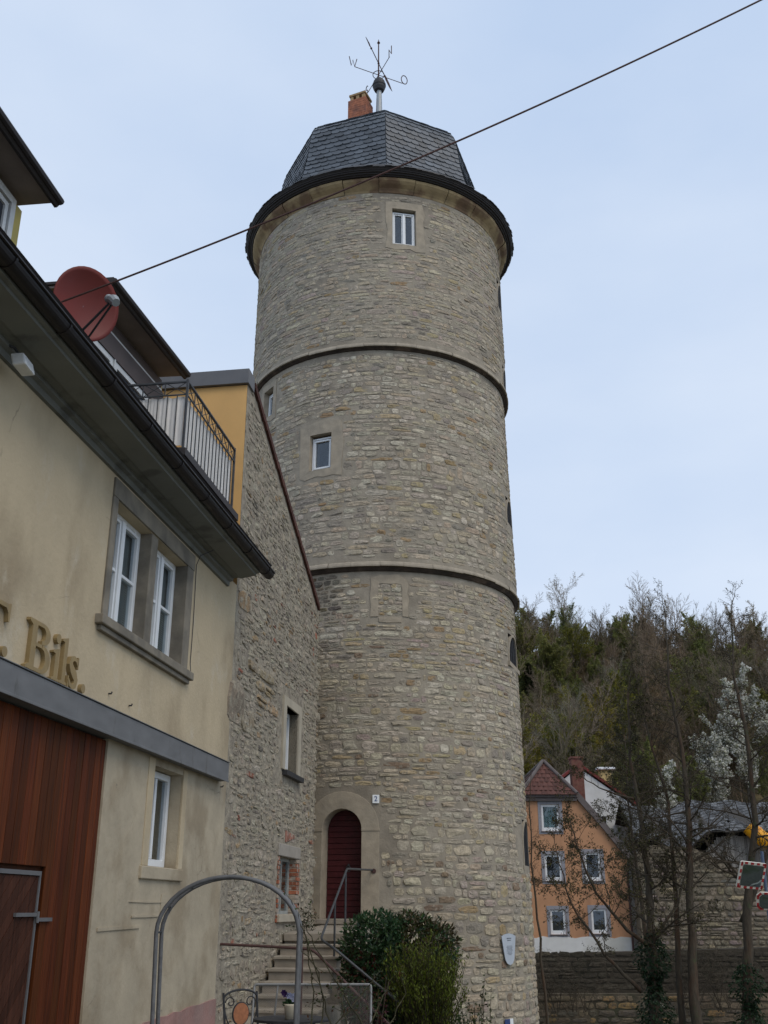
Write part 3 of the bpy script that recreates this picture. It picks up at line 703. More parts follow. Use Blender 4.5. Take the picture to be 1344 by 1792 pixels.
for q in range(4): m.box(RF, 1.5, 13.9, .06, .085, .02+.26*q, .24+.26*q)
m.box(RF, 1.5, 10.1, 0, .06, 1.05, 6.6); m.add([W(1.5, -4.4, 10.5), W(13.9, -4.4, 10.5), W(13.9, -9.4, 5.7), W(1.5, -9.4, 5.7)], [(0, 1, 2, 3)])
m.box(RF, 10.1, 13.9, 0, .06, 3.2, 6.6)
m.build('roof', M_roof, house)
# dormers: yellow-cornered with wide dark eaves
def dormer(s0, s1, e0, e1, zt, label, kind, W=W):
    m = MB(); fz = zt-.02
    def EV(a, b, c): return W(b, a, c)
    m.box(W, s0, s1, -3.6, -1.105, 6.9, fz)
    d = m.build('dormer', M_yel, house); plabel(d, label)
    m = MB(); m.prism(EV, [(-.72, zt+.02), (-1.1, zt+.03), (-3.6, zt+.05), (-3.6, zt+.09), (-.72, zt+.06)], e0, e1); m.build('soffit', M_dsof, d)
    m = MB(); m.prism(EV, [(-.69, zt-.02), (-.72, zt-.02), (-.74, zt+.021), (-.74, zt+.062), (-3.6, zt+.10), (-3.6, zt+.14), (-.66, zt+.10), (-.66, zt+.01)], e0-.03, e1+.03)
    m.tube([W(e0-.03, -.65, zt+.045), W(e1+.03, -.65, zt+.045)], .042, 8); m.build('roof_edge', M_fasc, d)
    return d
d1 = dormer(3.0, 8.76, 2.9, 8.72, 8.84, 'left dormer with yellow corner and dark eave', 1)
m = MB(); m.rframe(W, 6.9, 8.56, 7.2, 8.8, .09, -1.2, -1.06); m.rframe(W, 7.06, 8.44, 7.32, 8.68, .06, -1.19, -1.075); win = m.build('window', M_wwhite, d1)
m = MB(); m.box(W, 7.0, 8.5, -1.104, -1.10, 7.3, 8.7); m.build('pane', M_grey_int, d1)
def W2(s, n, z): return W(s, n - .137 + (s-10.55)*.0548, z)
d2 = dormer(10.65, 13.2, 10.58, 13.06, 9.03, 'second dormer with roller shutters above the roof terrace', 2, W2)
m = MB(); m.box(W2, 10.76, 13.1, -1.1, -1.06, 8.80, 8.87); m.box(W2, 10.66, 10.75, -1.1, -1.05, 7.2, 9.0); m.rframe(W2, 10.78, 11.5, 7.2, 8.50, .08, -1.1, -1.04); m.rframe(W2, 11.55, 13.1, 7.2, 8.50, .08, -1.1, -1.04); m.box(W2, 11.51, 11.54, -1.1, -1.02, 7.2, 8.5)
m.build('window', M_wwhite, d2)
m = MB(); m.box(W2, 10.76, 13.1, -1.1, -1.065, 8.87, 9.02); m.box(W2, 10.76, 13.1, -1.1, -1.02, 8.505, 8.795); m.build('shutter_box', M_rust2, d2)
m = MB(); m.box(W2, 10.78, 13.1, -1.1, -1.07, 7.2, 8.5); m.build('pane', M_grey_int, d2)
# roof terrace with railing
m = MB(); m.box(W, 11.5, 13.95, -1.1, -.02, 7.02, 7.12); m.build('terrace_slab', M_fasc, house)
m = MB(); R0, R1, zt, zm, zb = 11.62, 13.84, 8.14, 7.95, 7.17; nb = -.10
P0, P1, P2 = (R0, nb), (R1, nb), (R0, -1.02)
for z, r in ((zt, .021), (zm, .013), (zb, .014)):
    m.tube([W(P2[0], P2[1], z), W(P0[0], P0[1], z), W(P1[0], P1[1], z)], r, 6)
for (s_, n_) in (P0, P1, P2): m.box(W, s_-.015, s_+.015, n_-.015, n_+.015, 7.1, zt+.03)
k = 15
for q in range(1, k): s_ = R0+(R1-R0)*q/k; m.tube([W(s_, nb, zb), W(s_, nb, zm)], .0095, 5, cap=False)
for q in range(1, 7): n_ = nb-(.92)*q/7; m.tube([W(R0, n_, zb), W(R0, n_, zm)], .0075, 4, cap=False)
for q in range(7):
    a, b = R0+(R1-R0)*q/7, R0+(R1-R0)*(q+1)/7
    m.tube([W(a, nb, zm), W(b, nb, zt)], .006, 4); m.tube([W(a, nb, zt), W(b, nb, zm)], .006, 4); m.tube([W(b, nb, zm), W(b, nb, zt)], .009, 4)
for q in range(3):
    a, b = nb-.307*q, nb-.307*(q+1)
    m.tube([W(R0, a, zm), W(R0, b, zt)], .006, 4); m.tube([W(R0, a, zt), W(R0, b, zm)], .006, 4); m.tube([W(R0, b, zm), W(R0, b, zt)], .009, 4)
rl = m.build('balcony_railing', M_rail, house)
m = MB(); rg = random.Random(2)
NS = 60
for (fa, fb) in ((lambda t: (R0+.03+(R1-R0-.06)*t, nb-.03), 0), (lambda t: (R0+.03, nb-.03-.88*t), 1)):
    for q in range(NS):
        row = []
        for t in (q/NS, (q+1)/NS):
            s_, n_ = fa(t); e = .006*math.sin(t*37)+.004*math.sin(t*91+1)
            for z in (7.22+.008*math.sin(t*21), 7.60, 7.93+.012*math.sin(t*26)): row.append(W(s_ + (e if fb else 0), n_ + (0 if fb else e)-(.008 if z == 7.60 else 0), z))
        m.add(row, [(0, 3, 4, 1), (1, 4, 5, 2)])
m.build('cloth_screen', M_fabric, rl, recalc=False, smooth=True)

for s_, z_ in ((9.80, 3.62), (10.35, 3.60), (13.75, 3.13)):
    m = MB(); m.tube([W(s_, -.02, z_), W(s_, .03, z_), W(s_, .035, z_+.02)], .009, 5); m.build('wall_hook', M_iron, house)
# raised letters over the gate
sign = thing('wall_lettering', W(8.4, .02, 3.5), 'raised ochre serif letters above the gate of the plastered house', 'lettering')
def lett(name, polys, s0, z0, hscale, wscale, parts=None):
    m = MB()
    for p in polys: m.prism(W, [(s0+x*wscale, z0+y*hscale) for x, y in p], .0, .05)
    return m.build(name, M_let, sign, bevel=.004)
def bowl(cx, cy, rx, ry, wx, wy, a0, a1, n=14):
    o = [(cx+rx*math.cos(math.radians(a0+(a1-a0)*i/n)), cy+ry*math.sin(math.radians(a0+(a1-a0)*i/n))) for i in range(n+1)]
    i_ = [(cx+(rx-wx)*math.cos(math.radians(a1+(a0-a1)*i/n)), cy+(ry-wy)*math.sin(math.radians(a1+(a0-a1)*i/n))) for i in range(n+1)]
    return o + i_
H = .43; m = MB()
def LP(m, pts, s0, d0=0.0): m.prism(W, [(s0+x, 3.49+z) for x, z in pts], d0, .04)
# B
m = MB(); LP(m, [(.06, .0), (.15, .0), (.15, H), (.06, H)], 7.955)
LP(m, [(0, 0), (.0595, 0), (.0595, .05), (0, .022)], 7.955); LP(m, [(0, H), (.0595, H), (.0595, H-.05), (0, H-.022)], 7.955)
LP(m, [(.1505, 0), (.27, 0), (.27, .034), (.1505, .034)], 7.955); LP(m, [(.1505, H), (.25, H), (.25, H-.034), (.1505, H-.034)], 7.955); LP(m, [(.1505, .215), (.26, .215), (.26, .245), (.1505, .245)], 7.955)
LP(m, bowl(.271, .1225, .165, .1225, .095, .034, -90, 90), 7.955); LP(m, bowl(.251, .3375, .15, .0925, .088, .034, -90, 90), 7.955)
m.build('letter', M_let, sign)
# i, l
m = MB(); s0 = 8.44; X_ = .29
LP(m, [(.045, .0), (.115, 0), (.115, X_), (.045, X_-.02)], s0); LP(m, [(0, 0), (.0445, 0), (.0445, .03), (0, .016)], s0); LP(m, [(.1155, 0), (.155, 0), (.155, .016), (.1155, .03)], s0); LP(m, [(0, X_-.035), (.0445, X_-.021), (.0445, X_-.055), (0, X_-.05)], s0)
LP(m, [(.08+.045*math.cos(t), .375+.045*math.sin(t)) for t in [i*math.pi/8 for i in range(16)]], s0); m.build('letter', M_let, sign)
m = MB(); s0 = 8.60
LP(m, [(.045, .0), (.115, 0), (.115, H), (.045, H-.02)], s0); LP(m, [(0, 0), (.0445, 0), (.0445, .03), (0, .016)], s0); LP(m, [(.1155, 0), (.155, 0), (.155, .016), (.1155, .03)], s0); LP(m, [(0, H-.035), (.0445, H-.021), (.0445, H-.055), (0, H-.05)], s0); m.build('letter', M_let, sign)
# s
m = MB(); s0 = 8.775
cl = [(.185, .225), (.15, .268), (.10, .278), (.05, .258), (.035, .215), (.07, .17), (.13, .125), (.165, .085), (.15, .035), (.10, .012), (.045, .025), (.012, .07)]
wd = [.012, .018, .022, .03, .036, .042, .044, .038, .032, .024, .018, .012]
lo, hi = [], []
for i, (x, z) in enumerate(cl):
    p, q = cl[max(0, i-1)], cl[min(len(cl)-1, i+1)]; dx, dz = q[0]-p[0], q[1]-p[1]; l = math.hypot(dx, dz); nx_, nz_ = -dz/l, dx/l
    lo.append((x-nx_*wd[i], z-nz_*wd[i])); hi.append((x+nx_*wd[i], z+nz_*wd[i]))
for i in range(len(cl)-1): m.prism(W, [(s0+a, 3.49+b) for a, b in (lo[i], lo[i+1], hi[i+1], hi[i])], 0, .04+.0004*i)
LP(m, [(.172, .30), (.198, .30), (.198, .19), (.18, .19)], s0); LP(m, [(.0, .10), (.018, .10), (.028, -.01), (.004, -.01)], s0); m.build('letter', M_let, sign)
for s0 in (9.12, 7.60): m = MB(); LP(m, [(.044*math.cos(t), .044+.044*math.sin(t)) for t in [i*math.pi/8 for i in range(16)]], s0); m.build('full_stop', M_let, sign)
# the last arm of a capital letter, the rest of it outside the frame
m = MB(); LP(m, [(7.26, .0), (7.345, .0), (7.345, .393), (7.26, .393)], 0); LP(m, [(7.2, .394), (7.54, .394), (7.575, .36), (7.59, .29), (7.612, .29), (7.615, .445), (7.59, .44), (7.565, .43), (7.2, .43)], 0); m.build('letter', M_let, sign)

# satellite dish
dish = thing('satellite_dish', W(9.1, -.35, 7.05), 'red-brown satellite dish on a mast in front of the dormer', 'satellite dish')
M_dish = mat('red_brown_dish_paint', (.165, .026, .02), .6, var=.12, scale=3, spec=.4)
dc = Vector(W(9.02, -.34, 7.72)); dv = (Vector((0, 0, EYE))-dc).normalized(); dr0 = dv.cross(Vector((0, 0, 1))).normalized(); dr0 = dr0 if dr0.x > 0 else -dr0; du0 = dr0.cross(dv); du0 = du0 if du0.z > 0 else -du0; dn = (dv*.83 + dr0*.50 + du0*.24).normalized(); dr_ = dn.cross(Vector((0, 0, 1))).normalized(); dr_ = dr_ if dr_.x > 0 else -dr_; du = dr_.cross(dn).normalized(); du = du if du.z > 0 else -du
m = MB(); rings = 10; sg = 36; vs = []; fs = []
for side in (0, 1):
    for i in range(rings+1):
        q = i/rings
        for j in range(sg):
            t = 2*math.pi*j/sg; x, y = .40*q*math.cos(t), .41*q*math.sin(t); h = .11*(q*q-1) - .012*side
            vs.append(tuple(dc + dr_*x + du*y + dn*h))
n1 = (rings+1)*sg
for side in (0, 1):
    for i in range(rings):
        for j in range(sg):
            a = side*n1+i*sg+j; b = side*n1+i*sg+(j+1) % sg; fs.append((a, b, b+sg, a+sg))
for j in range(sg): fs.append((rings*sg+j, rings*sg+(j+1) % sg, n1+rings*sg+(j+1) % sg, n1+rings*sg+j))
m.add(vs, fs); m.build('reflector', M_dish, dish, smooth=True)
ln = dc - du*.03 + dr_*.02 + dn*.50
m = MB(); m.tube([dc-du*.40+dr_*-.03, ln+du*.02], .014, 6); m.tube([dc-du*.38+dr_*.10, ln-du*.03], .012, 6); m.build('feed_arm', M_rail, dish)
m = MB(); m.tube([ln+du*-.04+dn*.06, ln+du*.0, ln-dn*.11+du*.04], [.045, .06, .035], 10); m.ball(tuple(ln-dn*.10+du*.03), .05, 8); m.build('receiver', M_lead, dish)
mp = Vector(W(9.33, -.60, 7.0)); m = MB(); m.tube([mp, mp+Vector((0, 0, 1.41))], .028, 8); m.tube([mp+Vector((0, 0, .8)), dc-dn*.12], .03, 8); m.build('mast', M_lead, dish)

# flood light and wires under the eave
fl = thing('flood_light', W(7.05, .2, 5.9), 'small weathered white floodlight under the eave of the plastered house', 'floodlight')
m = MB()
def FL(a, b, c): return W(6.98+a*.9+c*.2, .20+b-c*.35, 5.80+c*.9-a*.1)
m.box(FL, -.10, .10, -.06, .06, -.07, .07); m.build('lamp_housing', M_wwhite, fl, bevel=.015)
m = MB(); m.tube([W(6.98, .18, 5.86), W(6.96, .12, 5.95), W(6.9, .05, 5.97)], .012, 6); m.build('bracket', M_iron, fl)
def wire(name, pts, r, label, mtl=None):
    m = MB(); m.tube([W(*p) for p in pts], r, 5); o = m.build(name, mtl or M_iron, None, origin=W(*pts[0])); return tag(o, label, 'cable')
wire('lamp_cable', [(6.9, .03, 5.97), (6.4, .02, 5.93), (6.35, .012, 5.6), (6.3, .012, 4.9)], .008, 'thin dark cable running down the plaster from the floodlight')
wire('window_cable', [(12.28, .2, 5.99), (12.13, .06, 5.86), (12.14, .012, 5.74), (12.17, .012, 5.0), (12.16, .012, 4.46), (12.14, .03, 4.36), (12.10, .012, 4.20)], .005, 'thin dark wire hanging beside the double window')

# ------------------------------------------------------------------ left: rubble stone house against the tower
sh_ = thing('stone_house', W(17, 0, 0), 'tall rubble stone house wall with sloping verge between plaster house and tower', 'house')
SE = 19.75
def ztop(s): return 9.58 - (s-14.0)*(9.58-7.29)/(19.57-14.0)
UW = (17.22, 18.16, 3.80, 4.86); LW = (17.14, 18.34, 1.52, 2.40)
m = MB(); m.col = (1, 1, 1); m.mi = 0
A = sorted(set([14.0 + .5*i for i in range(14)] + [SE, UW[0], UW[1], LW[0], LW[1]])); A = [a for a in A if a <= SE]
Cc = sorted(set([-1.2, 0, LW[2], LW[3], UW[2], UW[3], 5.5]))
sheet(m, W, A, Cc, [UW, LW], 0, reveal=.38)
for a0, a1 in zip(A, A[1:]): m.quad(W(a0, 0, 5.5), W(a1, 0, 5.5), W(a1, 0, ztop(a1)), W(a0, 0, ztop(a0)))
m.mi = 1; rng = random.Random(11)
def pal_rub(a, z, rng):
    c = pick(rng, [(4, (.33, .29, .225)), (3, (.295, .255, .195)), (2, (.37, .33, .255)), (1.2, (.24, .205, .16)), (.5, (.30, .235, .17)), (.55, OCH), (.35, (.14, .12, .10)), (.12, (.27, .11, .07)), (.5, (.33, .285, .215))])
    return vary(c, rng, .16)
def skip_rub(a, z, w, h):
    if a-w/2 < 14.02 or z+h/2 > ztop(a+w/2)-.05: return True
    if a+w/2 > 16.95 and a-w/2 < 18.5 and z+h/2 > 3.6 and z-h/2 < 5.05: return True
    if a+w/2 > 16.95 and a-w/2 < 18.6 and z+h/2 > 1.36 and z-h/2 < 2.66: return True
    return False
stones(m, rng, W, 14.0, SE, -1.0, 9.55, pal_rub, (.05, .13), (.12, .38), gap=.016, prot=.009, skip=skip_rub, wave=lambda a, z: .05*math.sin(a*2.1+z)+.03*math.sin(a*5.3+z*2), npt=9, sharp=3.8, jit=.12, rough=.006, rots=.05)
# big ochre quoins and brick patches
for (a, z, w, h, c) in [(14.4, 5.9, .42, .3, OCH), (14.3, 4.22, .5, .42, (.22, .18, .13)), (14.85, 4.2, .4, .4, (.25, .2, .14)), (15.7, 4.62, .7, .18, OCH), (15.75, 4.85, .9, .16, (.3, .23, .14)), (15.2, 5.05, .6, .16, (.28, .22, .14))]:
    stones(m, rng, W, a-w/2, a+w/2, z-h/2, z+h/2-.01, lambda q, r, g: vary(c, g), (h*.98, h), (w*.98, w), gap=.01, prot=.03, npt=11, sharp=5)
m.col = (1, 1, 1)
m.build('wall', [M_rubm, M_rub], sh_, recalc=False)
m = MB(); m.box(W, 14.03, 19.6, -6, -.5, -.5, 5.5); m.box(W, 19.60, 20.62, -1.2, -.27, -1, 6.9); m.prism(lambda a, b, c: W(19.745+b, a, c), [(-.001, -1.2), (-.5, -1.2), (-.5, 7.1), (-.001, 7.1)], -.01, .002); m.build('core', M_rubm, sh_)
m = MB()    # orange plastered side above the roof terrace, with zinc capping
m.prism(lambda a, b, c: W(14.0+b, a, c), [(-6, 5.9), (-.004, 5.9), (-.004, 9.34), (-6, 9.34)], -.004, .25); m.build('side_wall', M_orng, sh_)
m = MB(); m.prism(lambda a, b, c: W(14.0+b, a, c), [(-6.05, 9.345), (.035, 9.345), (.035, 9.60), (-6.05, 9.60)], -.07, .28); m.build('parapet_cap', M_zinc, sh_, bevel=.006)
m = MB(); rg = random.Random(14)    # verge tiles stepping down the slope
n = 26; s0, s1 = 14.3, 19.62
for i in range(n):
    a0 = s0+(s1-s0)*i/n; a1 = a0+(s1-s0)/n*1.12; c = rg.uniform(.7, 1.2); m.col = (.085*c, .036*c, .027*c)
    e = rg.uniform(-.012, .012)
    m.add([W(a0, b, ztop(a0)+z0+e) if k == 0 else W(a1, b, ztop(a1)+z0+e-.02) for k in (0, 1) for b, z0 in ((-2.2, .03), (.045, -.02), (.05, .07), (-2.2, .09))], [(0, 1, 2, 3), (7, 6, 5, 4), (0, 4, 5, 1), (1, 5, 6, 2), (2, 6, 7, 3), (3, 7, 4, 0)])
m.build('roof', mat('verge_tiles', (1, 1, 1), .85, var=.25, attr=True), sh_)
# upper window with deep plastered reveal
M_rev = mat('smooth_stone_reveal', (.40, .355, .275), .9, var=.12, scale=4, bump=.3, bscale=20, bdist=.01)
m = MB(); m.ring(W, [(17.04, 3.78), (18.37, 3.77), (18.36, 5.02), (17.02, 5.0)], [(17.22, 3.80), (18.16, 3.80), (18.16, 4.86), (17.22, 4.86)], -.04, .03, binner=-.37); sr = m.build('window_surround', M_rev, sh_); plabel(sr, 'upper window in the rubble wall')
m = MB(); m.box(W, 17.14, 18.42, -.05, .09, 3.69, 3.77); m.build('sill', M_iron, sr)
m = MB(); m.rframe(W, 17.225, 18.155, 3.805, 4.855, .07, -.22, -.15); m.box(W, 17.66, 17.73, -.22, -.14, 3.876, 4.784); m.build('window_frame', M_white, sr)
m = MB(); m.box(W, 17.26, 18.12, -.195, -.19, 3.85, 4.82); m.build('pane', M_glass, sr); m = MB(); m.box(W, 17.1, 18.3, -.6, -.55, 3.7, 4.95); m.build('interior', M_grey_int, sr)
# lower window with brick jambs and concrete lintel
rg = random.Random(3); M_jamb = mat('jamb_brick', (1, 1, 1), .9, var=.3, scale=14, bump=.5, bscale=40, attr=True, col2=(.33, .28, .23), c2scale=9, c2lo=.5, c2hi=.62)
for sd, (a0, a1) in enumerate(((16.98, 17.138), (18.342, 18.60))):
    z = 1.40; m = MB(); m.col = (.30, .25, .2); m.box(W, a0+.06, a1-.06, -.36, .004, 1.40, 2.40)
    while z < 2.36:
        w0 = rg.uniform(0, .07); k = rg.uniform(.6, 1.2); m.col = (.30*k, .105*k, .055*k) if rg.random() < .7 else (.34, .28, .22)
        if sd: m.box(W, a0-.006, a1-w0, -.355, .020+rg.uniform(-.008, .008), z, z+.058)
        else: m.box(W, a0+w0, a1+.006, -.355, .020+rg.uniform(-.008, .008), z, z+.058)
        z += .072
    js = m.build('window_jamb', M_jamb, sh_, bevel=.004)
plabel(js, 'broken brick jamb of the lower window')
m = MB(); m.col = (.3, .25, .2); m.box(W, 17.52, 18.16, -.04, .005, 2.66, 2.80)
for q in range(5):
    k = rg.uniform(.8, 1.2); m.col = (.31*k, .15*k, .11*k); m.box(W, 17.5+.13*q, 17.6+.13*q, -.03, .018, 2.64+.02*q, 2.82-.01*q)
m.build('relieving_bricks', M_jamb, sh_, bevel=.004)
m = MB(); m.box(W, 17.02, 18.58, -.36, .03, 2.405, 2.60); m.build('lintel', mat('concrete_lintel', (.31, .28, .24), .9, var=.12, bump=.3, bscale=20), sh_, bevel=.012)
m = MB(); m.box(W, 17.06, 18.42, -.36, .06, 1.40, 1.515); m.build('window_sill', M_rev, js, bevel=.01)
m = MB(); m.rframe(W, 17.145, 18.335, 1.52, 2.40, .05, -.16, -.11); m.box(W, 17.72, 17.76, -.16, -.10, 1.571, 2.349); m.build('window_frame', mat('weathered_grey_paint', (.30, .31, .29), .7, var=.15), js)
m = MB(); m.box(W, 17.16, 18.32, -.14, -.135, 1.54, 2.38); m.build('pane', M_glass, js); m = MB(); m.box(W, 17.15, 18.33, -.40, -.38, 1.5, 2.4); m.build('interior', mat('dusty_interior', (.07, .09, .085), .9, var=.5, scale=5), js)

# ------------------------------------------------------------------ stairs up to the tower door
st = thing('stone_stair', W(16.5, .5, 0), 'worn stone steps rising along the rubble wall to the red door', 'stairs')
m = MB(); m.add([W(s, n, z) for z in (1.0,) for s, n in ((17.55, .02), (17.55, 1.06), (20.9, 1.06), (20.9, .02))], [(0, 1, 2, 3)])
def slab(mb, s0, s1, n0, n1, za, zb, th):     # top slopes from za at s0 to zb at s1
    vs = [W(s0, n0, za), W(s0, n1, za), W(s1, n1, zb), W(s1, n0, zb)]; lo = [(x, y, z-th) for x, y, z in vs]
    mb.add(vs+lo, [(0, 1, 2, 3), (7, 6, 5, 4), (0, 4, 5, 1), (1, 5, 6, 2), (2, 6, 7, 3), (3, 7, 4, 0)])
m = MB(); slab(m, 17.5, 20.9, .03, 1.08, 1.235, 1.325, .12); m.build('landing', M_step, st, bevel=.012)
m = MB(); m.box(W, 17.56, 20.6, .04, 1.04, -.6, 1.11); m.box(W, 14.2, 17.55, .04, .98, -.9, .2); m.box(W, 19.76, 20.7, -.26, .02, -.6, 1.30); m.build('stair_base', M_rubm, st)
rg = random.Random(5); z = 1.235; s = 17.54
for i in range(6):
    z -= .158; m = MB(); e = rg.uniform(-.01, .01)
    m.box(W, s-.37, s+.02, .04-.0*i, 1.06+rg.uniform(-.02, .03), z-.045, z+e*.3)     # tread slab with nosing
    m.box(W, s-.335, s+.02, .05, 1.03, z-.17, z-.0455)
    m.build('step', M_step, st, bevel=.01); s -= .345
m = MB(); m.box(W, 14.2, s+.05, .04, 1.1, z-.25, z-.155); m.build('landing', M_step, st, bevel=.01)
zz = z-.155
for i in range(6):     # lower flight turning to the right behind the bench
    m = MB(); m.box(W, 14.25, 15.4, 1.11+.32*i, 1.45+.32*i, zz-.158*(i+1)-.05, zz-.158*(i+1)); m.box(W, 14.27, 15.38, 1.10+.32*i, 1.42+.32*i, zz-.158*(i+1)-.6, zz-.158*(i+1)-.0505); m.build('step', M_step, st, bevel=.01)
hr = thing('stair_handrail', W(17.0, 1.0, .9), 'grey steel handrail from the tower wall down the stone steps', 'handrail')
def bend(pts, r=.12, n=5):
    out = [Vector(pts[0])]
    for a, b, c in zip(pts, pts[1:], pts[2:]):
        a, b, c = Vector(a), Vector(b), Vector(c); p, q = b+(a-b).normalized()*r, b+(c-b).normalized()*r
        for i in range(n+1): t = i/n; out.append(p*(1-t)**2 + b*2*t*(1-t) + q*t*t)
    return out + [Vector(pts[-1])]
wp = CY(arc(-1.7), .0, 2.29)
m = MB(); m.tube(bend([wp, W(17.9, .98, 2.225), W(15.75, 1.0, 1.19), W(15.55, 1.25, 1.07), (0.6, 15.9, .08)], .10), .018, 8); m.build('rail', M_rail, hr)
for s_, zt_, zb_ in ((17.75, 2.15, 1.2), (16.85, 1.72, .9)):
    m = MB(); m.tube([W(s_, .99, zb_), W(s_, .99, zt_)], .016, 6); m.build('post', M_rail, hr)
m = MB(); m.lathe([(.0, 0), (.05, .0), (.05, .012), (0, .014)], (0, 0, 0), 12)
p = MB(); p.tube([CY(arc(-1.2), -.01, 2.27), CY(arc(-1.2), .035, 2.27)], .045, 10); p.build('wall_fixing', M_rust, hr)
h2 = thing('landing_handrail', W(14.2, .5, .4), 'thin rusty guard rail across the lower stair landing beside the plaster corner', 'handrail')
m = MB(); m.tube(bend([W(14.12, .0, 1.17), W(14.2, .9, 1.13), W(14.2, 1.22, 1.11), (-.35, 14.35, .60), (.3, 14.3, .05)], .10), .017, 8); m.build('rail', M_rust, h2)
m = MB(); m.tube([W(14.2, 1.08, -.2), W(14.2, 1.08, 1.11)], .016, 6); m.build('post', M_rust, h2)
# ------------------------------------------------------------------ ground, river bed, walls
def smooth(a, b, x): t = max(0, min(1, (x-a)/(b-a))); return t*t*(3-2*t)
def gz(x, y):
    z = 0
    z -= 1.1*smooth(12.5, 18, y)*smooth(-1.0, 1.4, x)
    z -= .6*smooth(2, 5, x)*smooth(14, 22, y)
    z -= 1.9*smooth(22, 29, y)*smooth(-2, 3, x)
    if y > 43: z = min(z, -3.4)
    return z
M_ground = mat('trodden_gravel', (.17, .155, .125), .95, var=.25, scale=3, bump=.6, bscale=12, bdist=.03, col2=(.09, .10, .05), c2scale=.5)
m = MB(); xs = [-60, -20, -8] + [-5+.7*i for i in range(26)] + [16, 22, 30, 45, 80]; ys = [-40, -10, -2] + [4+.8*i for i in range(50)] + [46.2]
n = len(ys)
m.add([(x, y, gz(x, y)+.03*mnoise.noise((x*.6, y*.6, 0))) for x in xs for y in ys], [(i*n+j, (i+1)*n+j, (i+1)*n+j+1, i*n+j+1) for i in range(len(xs)-1) for j in range(n-1)])
tag(m.build('ground', M_ground, smooth=True, recalc=False), kind='structure')
M_water = mat('river_water', (.03, .035, .025), .12, var=.2, scale=2, bump=.3, bscale=3, bdist=.03, spec=.5)
m = MB(); m.quad((2.5, 33, -2.75), (80, 33, -2.75), (80, 46.1, -2.75), (2.5, 46.1, -2.75)); tag(m.build('river', M_water), kind='structure')
M_dwall = mat('dark_river_wall_stone', (.052, .043, .031), .95, var=.4, scale=3, bump=.8, bscale=6, bdist=.05, col2=(.025, .022, .015), c2scale=.9, c3=(.09, .072, .048), c3scale=5)  # whole upper wall darker than its footing
rw = thing('river_wall', (12, 46.2, -3.5), 'long dark river wall with brown stone footing below the orange house', 'wall')
m = MB(); m.box(X, -4, 70, 46.2, 47.2, -1.9, -.25); m.prism(lambda a, b, c: (a, 46.2+b, c), [(-4, -.249), (70, -.249), (70, .25), (16, .10), (11, -.04), (4, -.2), (-4, -.24)], 0, 1.0); m.mi = 1; m.col = (1, 1, 1); rng = random.Random(70)
stones(m, rng, lambda a, b, c: (a, 46.2-b, c), 4.5, 19, -1.5, -.12, lambda a, z, r: vary(pick(r, [(3, (.06, .05, .036)), (2, (.04, .034, .025)), (.6, (.09, .075, .05))]), r, .25), (.14, .26), (.3, .8), gap=.03, prot=.03, npt=9, jit=.12)
m.col = (1, 1, 1); m.build('wall', [M_dwall, stone_mat('dark_river_stone', (.045, .037, .026), .42, .58)], rw, recalc=False)
M_foot = mat('brown_footing_mortar', (.10, .08, .055), .95, var=.35, scale=3, bump=.8, bscale=8, bdist=.05, col2=(.05, .05, .03), c2scale=.8)
M_fst = stone_mat('footing_stone', (.10, .08, .055), .45, .62)
m = MB(); m.mi = 0; m.col = (1, 1, 1); m.box(X, -4, 70, 45.75, 46.19, -3.6, -1.6); m.mi = 1; rng = random.Random(77)
def RWF(a, b, c): return (a, 45.75-b, c)
stones(m, rng, RWF, 4, 24, -3.5, -1.66, lambda a, z, r: vary(pick(r, [(3, (.15, .115, .075)), (2, (.10, .085, .065)), (1, (.20, .13, .06)), (.4, (.24, .22, .18))]), r, .2), (.16, .32), (.3, .8), gap=.03, prot=.04, npt=9)
m.col = (1, 1, 1); m.build('footing', [M_foot, M_fst], rw, recalc=False)
# terrace ground behind the river wall up to the hill
M_far = mat('far_bank_ground', (.075, .07, .045), .95, var=.3, scale=1, col2=(.05, .055, .025), c2scale=.3)
m = MB(); m.quad((-40, 47.1, -.32), (90, 47.1, -.32), (90, 80, -.32), (-40, 80, -.32)); tag(m.build('far_bank_path', M_far), kind='structure')
# wooded hill
RIDGE = 128
def hz(x, y):
    t = max(0, min(1, (y-66)/(RIDGE-66)))
    rid = 29.5 + 1.5*math.sin(x*.05+1) + 1.0*math.sin(x*.13)
    z = rid*(t**1.05) - .3
    if y > RIDGE: z = rid - .3 + (y-RIDGE)*.02
    return z + 1.2*mnoise.noise((x*.06, y*.06, 3))*t
M_hill = mat('hill_floor', (.12, .092, .052), .95, var=.35, scale=.6, detail=8, bump=.6, bscale=1.5, bdist=.3, col2=(.07, .072, .025), c2scale=.08)
m = MB(); xs = [-120+6*i for i in range(48)]; ys = [64+4*i for i in range(24)]; n = len(ys)
m.add([(x, y, hz(x, y)) for x in xs for y in ys], [(i*n+j, (i+1)*n+j, (i+1)*n+j+1, i*n+j+1) for i in range(len(xs)-1) for j in range(n-1)])
tag(m.build('hill', M_hill, smooth=True, recalc=False), kind='structure')

